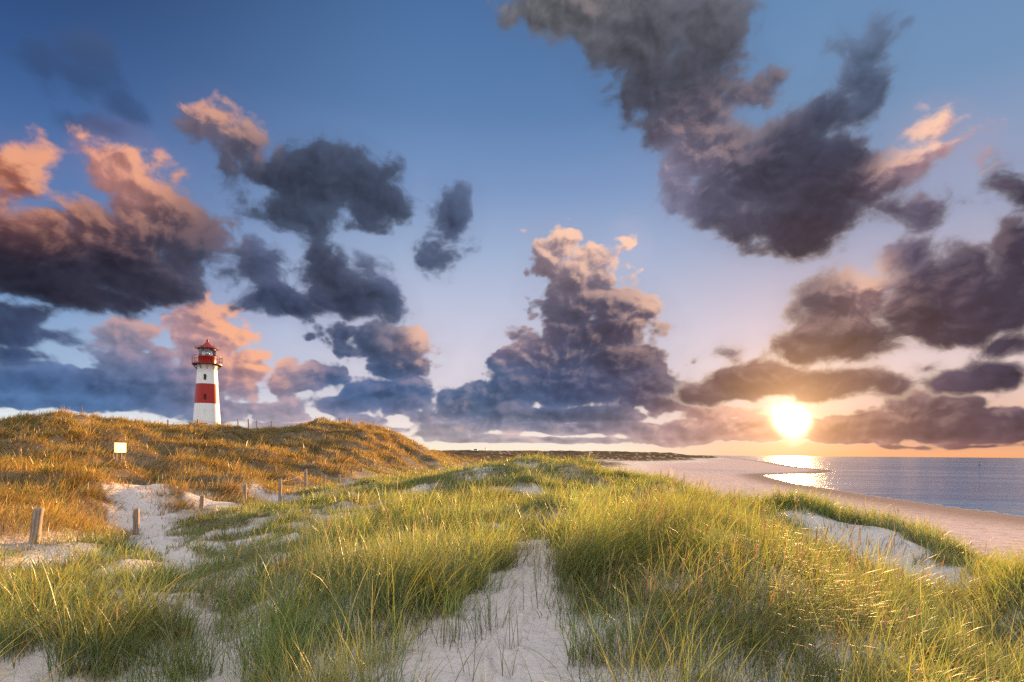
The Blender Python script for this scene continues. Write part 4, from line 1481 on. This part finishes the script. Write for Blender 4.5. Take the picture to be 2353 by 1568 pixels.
# fence along the hill crest
CREST = [(311, 964, 58), (386, 965.5, 62), (454, 964, 63), (547, 964, 66), (571.5, 963.5, 68), (588, 967.5, 70), (623, 968.5, 73), (722, 963.5, 84), (748, 962.5, 86), (779, 960, 88), (803, 961, 84), (809, 963, 84)]
CG = 'fence posts along the hill crest'
clabel = ['crest fence post half hidden by a grass tuft, left of the lighthouse', 'dark slim crest post standing clear against the sky left of the lighthouse', 'dark crest post directly in front of the foot of the lighthouse',
          'crest post nearest the lighthouse on its right side', 'thicker second crest post right of the lighthouse', 'thin short third crest post right of the lighthouse', 'fourth crest post right of the lighthouse where the skyline dips',
          'fifth crest post right of the lighthouse', 'sixth crest post right of the lighthouse', 'seventh crest post right of the lighthouse', 'crest post on the bushy right shoulder of the hill', 'last crest post beside its twin on the right shoulder of the hill']
ct = []
for i, (X, yt, d) in enumerate(CREST):
    o, t = add_post(X, d, yt, .075 if i in (1, 2, 3, 4) else .05, (R_.uniform(-.05, .05), 0), clabel[i], CG, 50 + i)
    ct.append(t)
for i, (X, yt, d) in enumerate([(716, 981, 68), (739, 979, 69), (754, 976, 70)]):
    add_post(X, d, yt, .06, (R_.uniform(-.06, .06), 0), ['left', 'middle', 'right'][i] + ' one of three short posts on the slope below the crest', 'three short posts below the crest', 70 + i)
bm = bmesh.new()
for p, q in zip(ct[:-1], ct[1:]):
    for dz_ in (-.08,):
        n = 8
        tube_path(bm, [p.lerp(q, k / n) + Vector((0, 0, dz_ - .30 * (1 - (2 * k / n - 1) ** 2))) for k in range(n + 1)], .011, 4)
w2 = obj('fence_wire', bm, wire_m)
tag(w2, 'sagging wire strung along the crest in front of the lighthouse', 'wire')

# ------------------------------------------------------------------ yellow sign on two posts
sxp, syp, szp = spot(272, 35)
_, st_ = ray(272, 1018.5)
_, sb_ = ray(272, 1040.5)
zt, zb = CAMZ + st_ * 35, CAMZ + sb_ * 35
sign = empty('warning_sign', (sxp, syp, szp), 'blank pale yellow board on two wooden posts on the hillside', 'sign', rz=math.atan2(1.0, -.08))
bm = bmesh.new()
hb = (zt - zb)
box(bm, (0, -.11, (zt + zb) / 2 - szp), (1.17, .03, hb))
bmesh.ops.bevel(bm, geom=bm.edges[:], offset=.006, segments=1, affect='EDGES')
obj('panel', bm, yellow_m, sign)
bm = bmesh.new()
box(bm, (0, -.07, zt - szp + .012), (1.40, .14, .025))
obj('cap', bm, wood_m, sign)
for sx in (-.24, .24):
    bm = post_mesh(.062, zt - szp - .02, 3 + sx)
    obj('post', bm, wood_m, sign, smooth=True, loc=(sx, 0, 0))

# ------------------------------------------------------------------ far away: a second lighthouse, two houses, a sea mark
d = 1290.0
x, y, z = spot(1116, d)
_, t_ = ray(1116.5, 1033.2)
H_ = max(6.0, CAMZ + t_ * d - z)
ft = empty('lighthouse', (x, y, z), 'tiny distant white lighthouse on the far dunes at the horizon', 'lighthouse')
bm = bmesh.new()
lathe(bm, [(1.9, -2), (1.75, 0), (1.35, H_ * .78)], 16)
obj('tower_wall', bm, white_m, ft, smooth=True)
bm = bmesh.new()
lathe(bm, [(1.35, H_ * .78), (1.8, H_ * .79), (1.8, H_ * .82), (1.0, H_ * .82), (1.0, H_ * .93), (1.2, H_ * .935), (0, H_)], 16)
obj('lantern', bm, red_m, ft)
for X, dd, w_, h_, lb in ((1093, 1240, 9, 3.4, 'tiny white cottage on the far dunes left of the distant lighthouse'),):
    x, y, z = spot(X, dd)
    hs = empty('house', (x, y, z), lb, 'house')
    bm = bmesh.new()
    box(bm, (0, 0, h_ / 2 - .8), (w_, 6, h_ + 1.6))
    obj('wall', bm, white_m, hs)
    bm = bmesh.new()
    slab(bm, [(-w_ / 2 - .3, h_), (w_ / 2 + .3, h_), (w_ / 2 - 2.0, h_ + 2.2), (-w_ / 2 + 2.0, h_ + 2.2)], -3.3, 3.3)
    obj('roof', bm, dark_m, hs)
d = 560.0
x = (2250.5 - CX) / F * d
bu = empty('sea_mark', (x, d, 0), 'small dark buoy with a topmark floating far out on the sea', 'buoy')
bm = bmesh.new()
lathe(bm, [(0, -.6), (.9, -.5), (1.0, .1), (.85, .45), (.3, .75)], 14)
obj('float', bm, dark_m, bu, smooth=True)
bm = bmesh.new()
bar(bm, (0, 0, .7), (.1, 0, 3.4), .16, 6, .1)
lathe(bm, [(0, 3.2), (.42, 3.3), (0, 4.2)], 10)
obj('topmark', bm, dark_m, bu)
